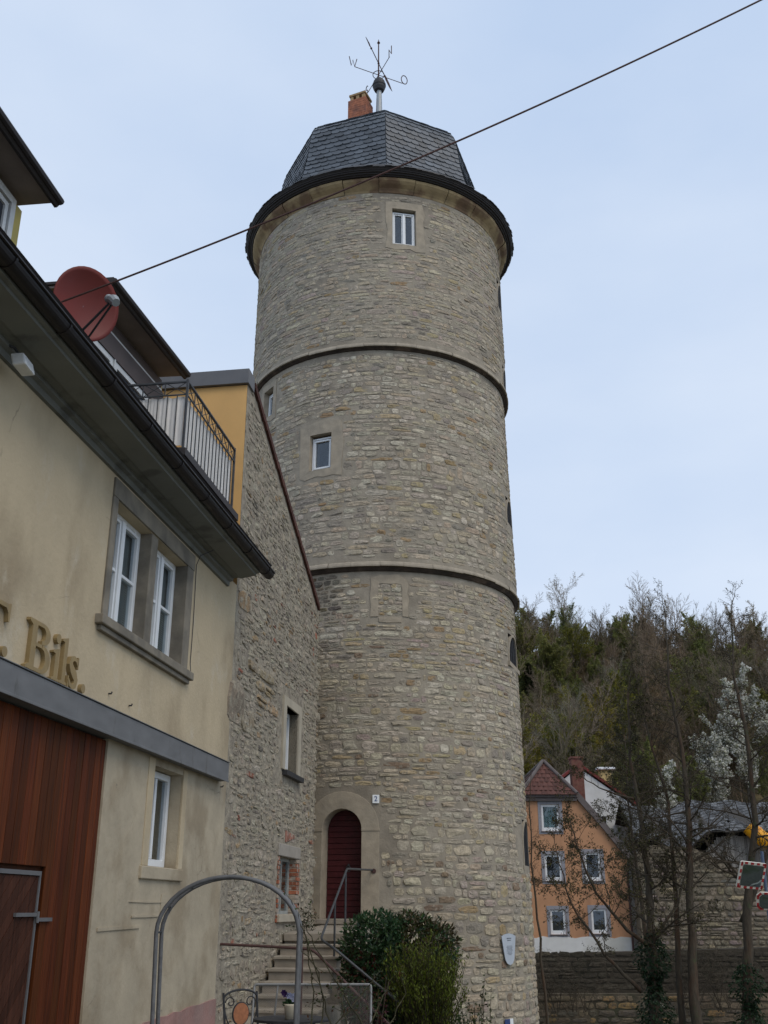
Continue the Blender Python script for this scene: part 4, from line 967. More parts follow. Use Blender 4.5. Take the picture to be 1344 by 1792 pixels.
# ------------------------------------------------------------------ houses beyond the river
M_ohouse = mat('orange_render', (.455, .24, .13), .9, var=.12, scale=1.2, col2=(.35, .185, .105), c2scale=1.1, stretch2=(1, 1, .22), c2lo=.48, c2hi=.72, bump=.15, bscale=30, bdist=.005)
M_tile = mat('brown_red_roof_tiles', (1, 1, 1), .8, var=.25, scale=9, attr=True)
M_verge = mat('grey_brown_verge', (.12, .10, .095), .8, var=.2, scale=4)
M_wsur = mat('lilac_grey_paint', (.255, .25, .27), .8, var=.12, scale=9)
M_wht = mat('white_render', (.62, .61, .59), .9, var=.08, scale=1.5, col2=(.50, .49, .45), c2scale=.6)
oh = thing('orange_house', (7.7, 50, -.4), 'small orange gabled house with half-hipped tiled roof across the river', 'house')
def G(a, b, c): return (a, 50-b, c)           # b towards us
CXH = 7.72
def gx(h):                                     # half width of the gable at height h
    P = [(-.4, 3.48), (3.88, 3.48), (4.15, 3.30), (4.7, 2.86), (5.35, 2.36), (6.0, 1.78), (6.68, 1.19), (8.2, 0)]
    for (a, x), (b, y) in zip(P, P[1:]):
        if h <= b: return x+(y-x)*(h-a)/(b-a)
    return 0
levels = [-.4, .42, 3.88, 4.15, 4.7, 5.35, 6.0, 6.62]
OW = [(7.36, 8.20, 4.98, 6.18), (7.40, 8.18, 2.80, 3.95), (9.24, 9.98, 2.80, 4.03), (7.52, 8.22, .53, 1.58), (9.38, 10.09, .56, 1.61), (5.45, 6.2, 2.8, 3.95), (5.5, 6.2, .55, 1.6)]
m = MB()
zs_ = sorted(set(levels + [w[i] for w in OW for i in (2, 3)] + [6.3]))
for c0, c1 in zip(zs_, zs_[1:]):
    segs = sorted([(w[0], w[1]) for w in OW if w[2] < (c0+c1)/2 < w[3]])
    l0, l1, r0, r1 = CXH-gx(c0), CXH-gx(c1), CXH+gx(c0), CXH+gx(c1); cur0, cur1 = l0, l1
    for a, b in segs: m.add([G(cur0, 0, c0), G(a, 0, c0), G(a, 0, c1), G(cur1, 0, c1)], [(0, 1, 2, 3)]); cur0 = cur1 = b
    m.add([G(cur0, 0, c0), G(r0, 0, c0), G(r1, 0, c1), G(cur1, 0, c1)], [(0, 1, 2, 3)])
for w in OW:
    for (p, q) in (((w[0], w[2]), (w[0], w[3])), ((w[1], w[2]), (w[1], w[3])), ((w[0], w[3]), (w[1], w[3])), ((w[0], w[2]), (w[1], w[2]))):
        m.quad(G(p[0], 0, p[1]), G(q[0], 0, q[1]), G(q[0], -.25, q[1]), G(p[0], -.25, p[1]))
for sx in (-1, 1): m.quad(G(CXH+sx*3.48, 0, -.4), G(CXH+sx*3.48, -9, -.4), G(CXH+sx*3.48, -9, 3.9), G(CXH+sx*3.48, 0, 3.9))
m.build('wall', M_ohouse, oh, recalc=False)
m = MB(); rg = random.Random(3)
tp = [(CXH-3.5 + 7.0*i/24, .40 + rg.uniform(-.05, .06)) for i in range(25)]
m.prism(G, [(CXH-3.5, -.45), (CXH+3.5, -.45)] + tp[::-1], 0, .025); m.build('plinth', M_wht, oh)
for w in OW:
    m = MB(); j = .15
    m.rframe(G, w[0]-j, w[1]+j, w[2]-j*.9, w[3]+j, j, 0, .02, bot=j*.9); f = m.build('window', M_wsur, oh)
    m = MB(); m.rframe(G, w[0], w[1], w[2], w[3], .10, -.16, -.06, bot=.16); m.build('frame', M_white, f)
    m = MB(); m.box(G, w[0]-.05, w[1]+.05, -.05, .06, w[2]-.05, w[2]-.002); m.build('sill', M_verge, f)
    m = MB(); m.box(G, w[0]+.08, w[1]-.08, -.12, -.115, w[2]+.1, w[3]-.08); m.build('pane', M_glass, f)
    m = MB(); m.box(G, w[0], w[1], -.24, -.22, w[2], w[3]); m.build('curtain', M_green_curt if w is OW[0] else M_dark, f)
# roof: curved slopes with verge, half hip in front, all in rows of tiles
m = MB(); rg = random.Random(12)
prof = [(3.75, 3.72), (3.42, 4.05), (2.95, 4.68), (2.45, 5.33), (1.87, 6.0), (1.27, 6.72), (0, 8.27)]
for sx in (-1, 1):
    for (x0, z0), (x1, z1) in zip(prof, prof[1:]):
        k = max(1, int(math.hypot(x1-x0, z1-z0)/.34))
        for i in range(k):
            p0 = (x0+(x1-x0)*i/k, z0+(z1-z0)*i/k); p1 = (x0+(x1-x0)*(i+1)/k, z0+(z1-z0)*(i+1)/k); c = rg.uniform(.75, 1.2); m.col = (.105*c, .048*c, .038*c)
            y0 = -.12 if p0[1] < 6.65 else -.12-(p0[1]-6.65)*.75
            m.add([G(CXH+sx*p0[0], y0+.24, p0[1]+.04), G(CXH+sx*p1[0], y0+.24, p1[1]), G(CXH+sx*p1[0], -9, p1[1]), G(CXH+sx*p0[0], -9, p0[1]+.04)], [(0, 1, 2, 3)])
# hip: pantiles in scalloped rows
hipz = [6.62+.21*i for i in range(8)]
for i, z in enumerate(hipz):
    z1 = min(z+.24, 8.25); hw = 1.30*(8.27-z)/(8.27-6.62)+.06; d = .30-.75*(z-6.62); d1 = .30-.75*(z1-6.62)
    nn = max(1, int(round(2*hw/.25)))
    for j in range(nn):
        a0, a1 = -hw+2*hw*j/nn, -hw+2*hw*(j+1)/nn; c = rg.uniform(.7, 1.25); m.col = (.105*c, .046*c, .036*c); f = (8.27-z1)/(8.27-z)
        P = []
        for t in (0, .3, .7, 1):
            a = a0+(a1-a0)*t; P.append(G(CXH+a, d+.03+(.035 if t in (.3, .7) else 0), z-.02)); P.append(G(CXH+a*(f if f > 0 else 0), d1+(.03 if t in (.3, .7) else 0), z1-.02))
        m.add(P, [(0, 2, 3, 1), (2, 4, 5, 3), (4, 6, 7, 5)])
rf = m.build('roof', M_tile, oh, recalc=False)
m = MB()
for sx in (-1, 1):
    pts = [G(CXH+sx*x, .16, z+.04) for x, z in prof[:-1]]; 
    for a, b in zip(prof[:-2], prof[1:-1]): m.prism(lambda q, b_, c: G(CXH+sx*q, b_, c), [(a[0]+.05, a[1]+.12), (b[0]+.05, b[1]+.12), (b[0]-.10, b[1]-.12), (a[0]-.10, a[1]-.12)], .02, .17)
    m.tube([G(CXH+sx*1.32, .33, 6.66), G(CXH+sx*.02, -.90, 8.30)], .085, 8)
m.tube([G(CXH, -.9, 8.30), G(CXH, -9, 8.30)], .09, 8)
m.build('verge', M_verge, rf)
m = MB(); m.box(G, CXH-1.32, CXH+1.32, .0, .16, 6.32, 6.60); m.box(G, CXH-1.36, CXH+1.36, .161, .24, 6.48, 6.62); m.build('eave_board', M_verge, oh, bevel=.01)
m = MB(); m.box(G, 9.27, 9.86, -2.6, -2.0, 5.3, 8.55); m.box(G, 9.23, 9.90, -2.64, -1.96, 8.551, 8.66); m.build('chimney', mat('brown_brick', (.15, .07, .052), .9, var=.35, scale=4, col2=(.14, .05, .04), c2scale=6), rf, bevel=.01)
m = MB(); m.tube(bend([(11.42, 49.75, 3.85), (11.42, 49.78, 3.65), (11.16, 49.9, 3.35), (11.14, 49.9, -.3)], .1), .05, 8); m.build('downpipe', M_rust, oh)
m = MB(); m.tube([(11.50, 49.7, 3.72), (11.50, 59, 3.72)], .07, 8); m.build('gutter', M_zinc, oh)

wh = thing('white_house', (11, 56, -.3), 'white rendered gable with dark red verge behind the orange house', 'house')
def WHF(a, b, c): return (a, 56-b, c)
m = MB(); m.prism(WHF, [(8.3, -.3), (13.0, -.3), (13.0, 6.75), (10.35, 8.62), (8.3, 7.1)], -9, 0)
m.box(WHF, 12.99, 13.5, -.5, -.02, 2.6, 4.5); m.build('wall', M_wht, wh)
m = MB(); m.col = (.15, .03, .025)
for a, b in (((8.0, 6.95), (10.35, 8.72)), ((10.35, 8.72), (13.4, 6.58))): m.prism(WHF, [a, b, (b[0], b[1]+.16), (a[0], a[1]+.16)], -9.2, .12)
m.build('roof', M_tile, wh)
m = MB(); m.box(WHF, 11.12, 11.62, -.02, .02, 5.2, 6.1); w_ = m.build('window', M_dark, wh)
m = MB(); m.rframe(WHF, 11.06, 11.68, 5.14, 6.16, .06, .0, .04); m.build('frame', M_wwhite, w_)
m = MB(); m.tube([(12.75, 55.9, 6.5), (12.75, 55.9, 2)], .05, 6); m.build('downpipe', M_iron, wh)
m = MB(); m.box(WHF, 12.25, 12.85, -4.2, -3.6, 6.3, 8.95); yc = m.build('chimney', mat('yellow_render', (.5, .38, .17), .9, var=.15), wh, bevel=.02)
m = MB(); m.box(WHF, 12.05, 13.05, -4.4, -3.4, 8.951, 9.08); m.build('chimney_cap', M_white, yc, bevel=.02)

# retaining wall with the leaning shed behind it
rt = thing('garden_wall', (15, 49, -.3), 'high rough stone garden wall below the leaning grey shed', 'wall')
m = MB(); m.mi = 0; m.col = (1, 1, 1)
outl = [(11.35, -.3), (26, -.3), (26, 2.4), (17.2, 2.7), (15.9, 3.3), (14.0, 4.2), (12.2, 4.3), (11.35, 3.9)]
def GW(a, b, c): return (a, 49-b, c)
m.prism(GW, outl, -.8, 0); m.mi = 1; rng = random.Random(31)
def top_gw(a):
    P = [(11.35, 3.9), (12.2, 4.3), (14.0, 4.2), (15.9, 3.3), (17.2, 2.7), (26, 2.4)]
    for (p, z), (q, y) in zip(P, P[1:]):
        if a <= q: return z+(y-z)*(a-p)/(q-p)
    return 2.4
stones(m, rng, GW, 11.4, 24, -.2, 4.2, lambda a, z, r: vary(pick(r, [(3, (.215, .18, .13)), (2, (.165, .14, .105)), (1.2, (.27, .22, .14)), (1, (.22, .17, .15)), (.5, (.13, .12, .1))]), r, .2), (.13, .3), (.25, .7), gap=.028, prot=.05, skip=lambda a, z, w, h: z+h/2 > top_gw(a)-.06 or a-w/2 < 11.36, npt=9, jit=.12)
m.col = (1, 1, 1); m.build('wall', [mat('garden_wall_mortar', (.145, .118, .083), .95, var=.3, scale=2, bump=.6, bscale=9, bdist=.03), stone_mat('garden_wall_stone', (.145, .118, .083), .46, .62)], rt, recalc=False)
M_plank = mat('silvered_planks', (1, 1, 1), .9, var=.3, scale=4, stretch=(6, 6, .5), attr=True, bump=.3, bscale=8)
M_shing = mat('silvered_shingles', (1, 1, 1), .9, var=.3, scale=5, stretch=(2, 2, 2), attr=True, bump=.4, bscale=9)
shd2 = thing('wooden_shed', (16, 52, 2), 'sagging grey wooden shed with shingle roof on the garden wall', 'shed')
m = MB(); rg = random.Random(7); x = 15.0
while x < 22:
    w = rg.uniform(.10, .17); t = 4.62 + .25*math.sin((x-15)*.9) - max(0, 15.9-x)*.9 + rg.uniform(-.04, .04); k = rg.uniform(.7, 1.25); m.col = (.25*k, .23*k, .205*k)
    if t > 3.2: m.box(X, x, x+w*.93, 51.6+rg.uniform(-.02, .02), 51.64, 2.3, t)
    x += w
m.build('plank_wall', M_plank, shd2)
m = MB(); m.box(X, 13.2, 22, 53.9, 54, 2.3, 5.4); m.box(X, 13.2, 22, 51.9, 53.9, 2.2, 2.3)
m.build('back_wall', M_dark, shd2)
m = MB()
for x in (13.4, 14.6, 16.3, 18.2, 20.1): m.box(X, x, x+.12, 51.70, 51.82, 2.3, 5.0+.2*math.sin(x))
m.build('post', M_plank, shd2)
m = MB()
def sag(u): return -.55*math.exp(-((u-13.9)/1.3)**2) + .18*math.sin((u-15)*.8) + .1*math.sin(u*2.1)
def SR(u, v): # v 0 front eave .. 1 ridge
    return Vector((u+v*.3*(u-16)*-.12, 51.0+3.6*v, 4.95+sag(u)*(1-v*.6)+1.75*v + .08*math.sin(u*3+v*5)))
rows = 15
for j in range(rows):
    u = 11.9+.0; v0, v1 = j/rows, (j+1.3)/rows
    while u < 23:
        w = rg.uniform(.12, .24); k = rg.uniform(.6, 1.35); m.col = (.115*k, .118*k, .122*k)
        if rg.random() > .03:
            e = rg.uniform(.0, .035); P = [SR(u, v0)+Vector((0, -.0, .03+e)), SR(u+w*.95, v0)+Vector((0, 0, .03+e)), SR(u+w*.95, min(1, v1)), SR(u, min(1, v1))]
            m.add([tuple(p) for p in P] + [tuple(p-Vector((0, 0, .03))) for p in P[:2]], [(0, 1, 2, 3), (0, 4, 5, 1)])
        u += w
for i in range(24):
    a, b = 11.9+11*i/24, 11.9+11*(i+1)/24
    m.col = (.05, .045, .04); m.quad(*[tuple(SR(p, v)-Vector((0, 0, .05))) for p, v in ((a, 0), (b, 0), (b, 1), (a, 1))])
    m.quad(*[tuple(p) for p in (SR(a, 1), SR(b, 1), SR(b, 1)+Vector((0, 3, -2)), SR(a, 1)+Vector((0, 3, -2)))])
m.build('roof', M_shing, shd2, recalc=False)
sl = thing('tube_slide', (17.9, 51.2, 3.6), 'bright orange-yellow plastic tube half hidden beside the shed', 'slide')
m = MB(); m.tube(bend([(17.35, 51.1, 5.25), (17.9, 50.9, 4.65), (20.8, 50.3, 2.9)], .4, 8), .36, 20, cap=False); m.build('tube', mat('orange_plastic', (.75, .33, .01), .4, var=.08), sl, smooth=True)
for x_, y_, z_ in ((18.3, 50.82, 4.1), (20.4, 50.4, 2.8)): m = MB(); m.tube([(x_, y_, z_), (x_, y_, -.3)], .06, 8); m.build('post', M_rail, sl)
m = MB(); m.tube([(17.62, 51.02, 4.96), (17.68, 51.0, 4.9)], .39, 20); m.build('joint_collar', mat('dark_orange_plastic', (.5, .18, .01), .4, var=.08), sl)

# traffic mirrors
M_mir = bpy.data.materials.new('mirror_glass'); M_mir.use_nodes = True; _p = M_mir.node_tree.nodes['Principled BSDF']; _p.inputs['Metallic'].default_value = 1; _p.inputs['Roughness'].default_value = .08; _p.inputs['Base Color'].default_value = (.17, .21, .225, 1)
M_red = mat('red_reflective', (.33, .03, .03), .4, var=.1); M_wrf = mat('white_reflective', (.62, .58, .5), .4, var=.1)
M_pblue = mat('blue_grey_post', (.08, .11, .17), .5, var=.15)
def tmirror(parent, c, w, h, tilt, roll, cut):
    c = Vector(c); n = Vector((math.sin(tilt), -math.cos(tilt), -.42)).normalized(); r = n.cross(Vector((0, 0, 1))).normalized()*-1; r = -r if r.x < 0 else r; u = r.cross(n); u = u if u.z > 0 else -u
    r2 = r*math.cos(roll)+u*math.sin(roll); u2 = u*math.cos(roll)-r*math.sin(roll)
    def MF(a, b, cc): return tuple(c + r2*a + u2*cc + n*b)
    k = cut; out = [(-w+k, -h), (w-k, -h), (w, -h+k), (w, h-k), (w-k, h), (-w+k, h), (-w, h-k), (-w, -h+k)]
    m = MB(); m.prism(MF, out, -.05, 0); q = .82
    rings = []; nseg = 24
    m2 = MB(); vs = []; cnt = 6
    inn = [(x*q, z*(q-.02)) for x, z in out]
    for i in range(cnt+1):
        f = i/cnt
        for x, z in inn: vs.append(MF(x*f, .012+.02*(1-f*f), z*f))
    m2.add(vs, [(i*8+j, i*8+(j+1) % 8, (i+1)*8+(j+1) % 8, (i+1)*8+j) for i in range(cnt) for j in range(8)]); m.mi = 1; t = .055       # red dashes round the frame
    for (A, B) in zip(out, out[1:]+out[:1]):
        L_ = math.hypot(B[0]-A[0], B[1]-A[1]); nd = int(L_/.075)
        if nd < 2: nd = 1
        dx, dz = (B[0]-A[0])/L_, (B[1]-A[1])/L_; ox, oz = -dz, dx
        for i in range(nd):
            if i % 2: continue
            p = L_*i/nd; s_ = L_/nd
            m.prism(MF, [(A[0]+dx*p, A[1]+dz*p), (A[0]+dx*(p+s_), A[1]+dz*(p+s_)), (A[0]+dx*(p+s_)+ox*t, A[1]+dz*(p+s_)+oz*t), (A[0]+dx*p+ox*t, A[1]+dz*p+oz*t)], .0005, .004)
    fr = m.build('mirror_frame', [M_wrf, M_red], parent); m2.build('mirror', M_mir, fr, smooth=True)
tm = thing('traffic_mirror', (9.0, 26, -2), 'pair of red and white framed traffic mirrors on a grey-blue post', 'traffic mirror')
m = MB(); m.tube([(9.05, 26.12, -2.5), (9.12, 26.12, 2.9)], .04, 10); m.tube([(9.1, 26.1, 2.35), (8.8, 26.06, 2.35)], .025, 6); m.build('post', M_pblue, tm)
tmirror(tm, (8.76, 25.97, 2.34), .345, .315, .25, -.09, .02); tmirror(tm, (9.16, 26.0, 1.76), .34, .21, -.1, -.05, .08)

# ------------------------------------------------------------------ garden furniture in front
M_arch = mat('grey_painted_tube', (.125, .127, .13), .5, var=.2, scale=14, c3=(.07, .055, .045), c3scale=25, c3lo=.64, c3hi=.74)
arch = thing('garden_arch', (-1.4, 10.1, 0), 'grey metal garden arch standing in front of the plaster house', 'garden arch')
ap = [(-2.0, 0), (-2.03, .75), (-2.05, 1.40)]
for i in range(1, 20):
    t = math.pi*(1-i/20); ap.append((-1.41+.64*math.cos(t), 1.40+.475*math.sin(t)))
ap += [(-.765, 1.40), (-.775, .7), (-.78, 0)]
for y, r in ((10.0, .019), (10.24, .019)):
    m = MB(); m.tube([(x, y, z) for x, z in ap], r, 8); m.build('hoop', M_arch, arch, smooth=True)
for i in range(2, len(ap)-1, 3):
    x, z = ap[i]; m = MB(); m.tube([(x, 10.0, z), (x, 10.24, z)], .009, 5); m.build('rung', M_rail, arch)
M_chair = M_iron
chr_ = thing('iron_chair', (-1.36, 11, 0), 'black scrollwork garden chair with round terracotta mosaic in its back', 'chair')
tq = math.radians(42)
def CH(a, b, c): return (-1.36 + a*math.cos(tq) + b*math.sin(tq), 11.0 + a*math.sin(tq)*-1*-1 - b*math.cos(tq), c)
m = MB()
for sx in (-1, 1): m.tube([CH(sx*.185, .03, 0), CH(sx*.19, 0, .45), CH(sx*.195, -.06, .82), CH(sx*.195, -.062, .845)], .011, 6)
for sx in (-1, 1): m.tube([CH(sx*.19, .38, 0), CH(sx*.185, .36, .45)], .011, 6)
m.build('leg', M_chair, chr_)
m = MB(); m.tube([CH(.195*math.cos(t), -.055, .79+.075*math.sin(t)) for t in [i*math.pi/12 for i in range(13)]], .010, 6)
for sx in (-1, 1):
    sp = [CH(sx*(.115+.06*math.cos(t)*(1-t/9)), -.053, .755+.055*math.sin(t)*(1-t/9)) for t in [.4*i for i in range(18)]]; m.tube(sp, .006, 5)
    m.tube([CH(sx*(.19-.07*math.sin(q*math.pi)*0 - .15*q*q), -.045+.03*q, .74-.30*q) for q in [i/8 for i in range(9)]], .007, 5)
m.build('back_frame', M_chair, chr_)
m = MB(); m.prism(CH, [(.088*math.cos(t), .655+.095*math.sin(t)) for t in [i*math.pi/12 for i in range(24)]], -.05, -.032); m.build('mosaic_disc', mat('terracotta_mosaic', (.36, .145, .07), .8, var=.2, scale=30), chr_)
m = MB(); m.tube([CH(.092*math.cos(t), -.04, .655+.099*math.sin(t)) for t in [i*math.pi/12 for i in range(25)]], .008, 5, cap=False); m.prism(lambda a, b, c: CH(a, c, b), [(.2*math.cos(t), .19+.2*math.sin(t)) for t in [i*math.pi/12 for i in range(24)]], .44, .46); m.build('seat', M_chair, chr_)
tb = thing('iron_table', (-.82, 10.6, 0), 'dark oval metal garden table in front of the mesh bench', 'table')
m = MB(); m.prism(lambda a, b, c: (-.86+a, 10.65+c, b), [(.36*math.cos(t), .30*math.sin(t)) for t in [i*math.pi/20 for i in range(40)]], .625, .65); m.build('table_top', M_iron, tb, bevel=.005)
for sx in (-1, 1):
    for sy in (-1, 1): m = MB(); m.tube([(-.86+sx*.2, 10.65+sy*.17, .62), (-.86+sx*.17, 10.65+sy*.15, .3), (-.86+sx*.26, 10.65+sy*.22, 0)], .014, 6); m.build('leg', M_iron, tb)
m = MB()
for i in range(14): x = -1.15+.6*i/13; m.tube([(x, 10.36+.06*abs(i-6.5)/6.5, .62), (x, 10.36+.06*abs(i-6.5)/6.5, .54)], .008, 5)
m.build('apron', M_iron, tb)
pot = thing('flower_pot', (-.87, 10.55, .65), 'small cream flower pot with pansies on the garden table', 'flower pot')
m = MB(); m.lathe([(.0, 0), (.042, 0), (.056, .10), (.062, .115), (.060, .128), (.05, .128), (.046, .10), (.0, .10)], (-.87, 10.55, .651), 18); m.build('pot', mat('cream_glaze', (.62, .54, .40), .4, var=.08), pot, smooth=True)
M_leaf = leafmat('leaf', (1, 1, 1), .55); M_petal = leafmat('petal', (1, 1, 1), .6); M_gloss = leafmat('glossy_leaf', (1, 1, 1), .32)
def rvec(r): 
    while True:
        v = Vector((r.uniform(-1, 1), r.uniform(-1, 1), r.uniform(-1, 1)))
        if .05 < v.length < 1: return v.normalized()
m = MB(); rg = random.Random(1)
for i in range(90):
    v = rvec(rg); v.z = abs(v.z); k = rg.uniform(.6, 1.3); m.col = (.03*k, .075*k, .025*k); m.leaf(Vector((-.87, 10.55, .76))+v*rg.uniform(.0, .03), v, rvec(rg), .06, .025)
m.build('leaves', M_leaf, pot, recalc=False)
m = MB()
for i, (dx, dz, c) in enumerate([(-.045, .10, (.05, .015, .10)), (-.06, .115, (.04, .012, .09)), (.02, .085, (.45, .48, .62)), (.055, .095, (.55, .57, .68)), (.035, .06, (.5, .52, .65)), (-.01, .09, (.4, .42, .6))]):
    for q in range(6):
        t = q*math.pi/3; m.col = c; d = Vector((math.cos(t), -.25, math.sin(t))).normalized(); m.leaf(Vector((-.87+dx, 10.51, .76+dz)), d, Vector((0, -1, 0)), .032, .03)
m.build('flowers', M_petal, pot, recalc=False)
bn = thing('mesh_bench', (-.74, 11.7, 0), 'grey steel bench with perforated mesh back behind the garden table', 'bench')
M_stl = mat('galvanised_steel', (.23, .23, .225), .5, metal=.3, var=.12, scale=9)
m = MB(); m.tube(bend([(-1.345, 11.55, 0), (-1.345, 11.62, .45), (-1.345, 11.72, .868), (-.135, 11.72, .868), (-.135, 11.62, .45), (-.135, 11.55, 0)], .03, 4), .013, 8); m.build('back_frame', M_stl, bn)
m = MB(); pts = []
M_mesh = mat('mesh_wire', (.10, .095, .085), .6, metal=.2, var=.1)
def BB(a, b, c): return (a, 11.62+(c-.45)*.239+b, c)
nx_ = 96
for i in range(nx_+1):     # diamond mesh of fine wires
    for sgn in (-1, 1):
        x0 = -1.34 + (1.2+.38)*i/nx_ - (.38 if sgn > 0 else 0); a = [(x0 + (.38*q if sgn > 0 else .38*(1-q)) , .47+.385*q) for q in (0, 1)]
        (xa, za), (xb, zb) = a
        lo_, hi_ = -1.335, -.145
        if max(xa, xb) < lo_ or min(xa, xb) > hi_: continue
        def clipx(xa, za, xb, zb):
            out = []
            for (p, q, r_, s_) in ((xa, za, xb, zb), (xb, zb, xa, za)):
                if p < lo_: q = q+(s_-q)*(lo_-p)/(r_-p); p = lo_
                if p > hi_: q = q+(s_-q)*(hi_-p)/(r_-p); p = hi_
                out.append((p, q))
            return out
        c_ = clipx(xa, za, xb, zb); m.tube([BB(p, 0, q) for p, q in c_], .0010, 3, cap=False)
m.build('mesh_back', M_mesh, bn, recalc=False)
m = MB(); m.box(X, -1.33, -.15, 11.22, 11.6, .435, .445); m.build('seat', M_mesh, bn)
m = MB(); m.tube([(-1.335, 11.635, .47), (-.145, 11.635, .47)], .010, 6); m.tube([(-1.13, 11.66, .47), (-1.10, 11.72, .86)], .010, 6); m.build('brace', M_stl, bn)
for sx in (-1.33, -.15): m = MB(); m.tube([(sx, 11.24, 0), (sx, 11.24, .44)], .013, 8); m.build('leg', M_stl, bn)

# overhead cable
PA = Vector(W(8.62, -.42, 7.50)); 
def cray(x, y, D):
    Xr, Yr = (x-672)/1800, (896-y)/1800; d = Vector((Xr, math.cos(PITCH)-Yr*math.sin(PITCH), math.sin(PITCH)+Yr*math.cos(PITCH))); return Vector((0, 0, EYE)) + d*(D/d.y)
PB = cray(1420, -44, 8.5); m = MB(); pts = []
for i in range(41):
    t = i/40; p = PA.lerp(PB, t); p.z -= .16*4*t*(1-t); pts.append(p)
m.tube(pts, .011, 6); tag(m.build('overhead_cable', M_rust, None, origin=PA), 'thick dark cable strung across the sky from the plaster house', 'cable')
# ------------------------------------------------------------------ vegetation
M_bark = mat('alder_bark', (.062, .05, .036), .95, var=.35, scale=6, stretch=(3, 3, .7), bump=.6, bscale=14, bdist=.02, col2=(.075, .045, .028), c2scale=1.2, c3=(.05, .058, .03), c3scale=2.5, c3lo=.55, c3hi=.7)
M_twig = mat('dark_twigs', (.055, .042, .028), .95, var=.2, scale=3)
M_hbark = mat('woodland_bark', (1, 1, 1), .95, var=.2, scale=2, attr=True)
M_hleaf = leafmat('woodland_leaf', (1, 1, 1), .7)
def branch(mb, r, p, d, L, rad, lev, P, tips):
    """one limb grown as a bending tapered tube, with side limbs"""
    n = P['seg'][lev]; pts = [p]; rads = [rad]; dirs = [d]; cur = p
    for i in range(n):
        d = (d + rvec(r)*P['wig'][lev] + Vector((0, 0, 1))*P['up'][lev]).normalized(); cur = cur + d*(L/n); pts.append(cur); dirs.append(d); rads.append(rad*(1-(i+1)/n*P['tap'][lev]))
    mb.tube(pts, rads, P['side'][lev], cap=False)
    if lev+1 < len(P['seg']):
        k = r.randint(*P['num'][lev])
        for q in range(k):
            t = P['lo'][lev] + (1-P['lo'][lev])*((q+r.random())/k); f = t*n; i = min(n-1, int(f)); b = pts[i].lerp(pts[i+1], f-i); dd = dirs[i+1]
            s_ = dd.cross(rvec(r))
            if s_.length < .05: continue
            s_.normalize(); a = math.radians(r.uniform(*P['ang'][lev])); nd = (dd*math.cos(a)+s_*math.sin(a)).normalized()
            branch(mb, r, b, nd, L*r.uniform(*P['len'][lev])*(1-.45*t), max(P['min'], rads[i]*P['rr'][lev]), lev+1, P, tips)
    else: tips.append((pts, dirs))
AP = dict(seg=[9, 5, 4, 3], wig=[.07, .22, .28, .3], up=[.02, .03, .02, 0], tap=[.8, .8, .8, .6], side=[9, 5, 4, 3], num=[(16, 20), (7, 9), (5, 7)], lo=[.22, .2, .15], ang=[(45, 80), (35, 65), (30, 65)], len=[(.22, .36), (.35, .6), (.3, .55)], rr=[.42, .55, .6], min=.006)
def catkins(mb, r, tips, k, cols, size, spread=.05):
    for pts, dirs in tips:
        for _ in range(k):
            i = r.randrange(len(pts)-1); b = pts[i].lerp(pts[i+1], r.random()) + rvec(r)*spread
            c = r.choice(cols); q = r.uniform(.7, 1.3); mb.col = tuple(v*q for v in c)
            d = (rvec(r)+Vector((0, 0, -.5))).normalized(); mb.leaf(b, d, rvec(r), r.uniform(.7, 1.4)*size, size*.5)
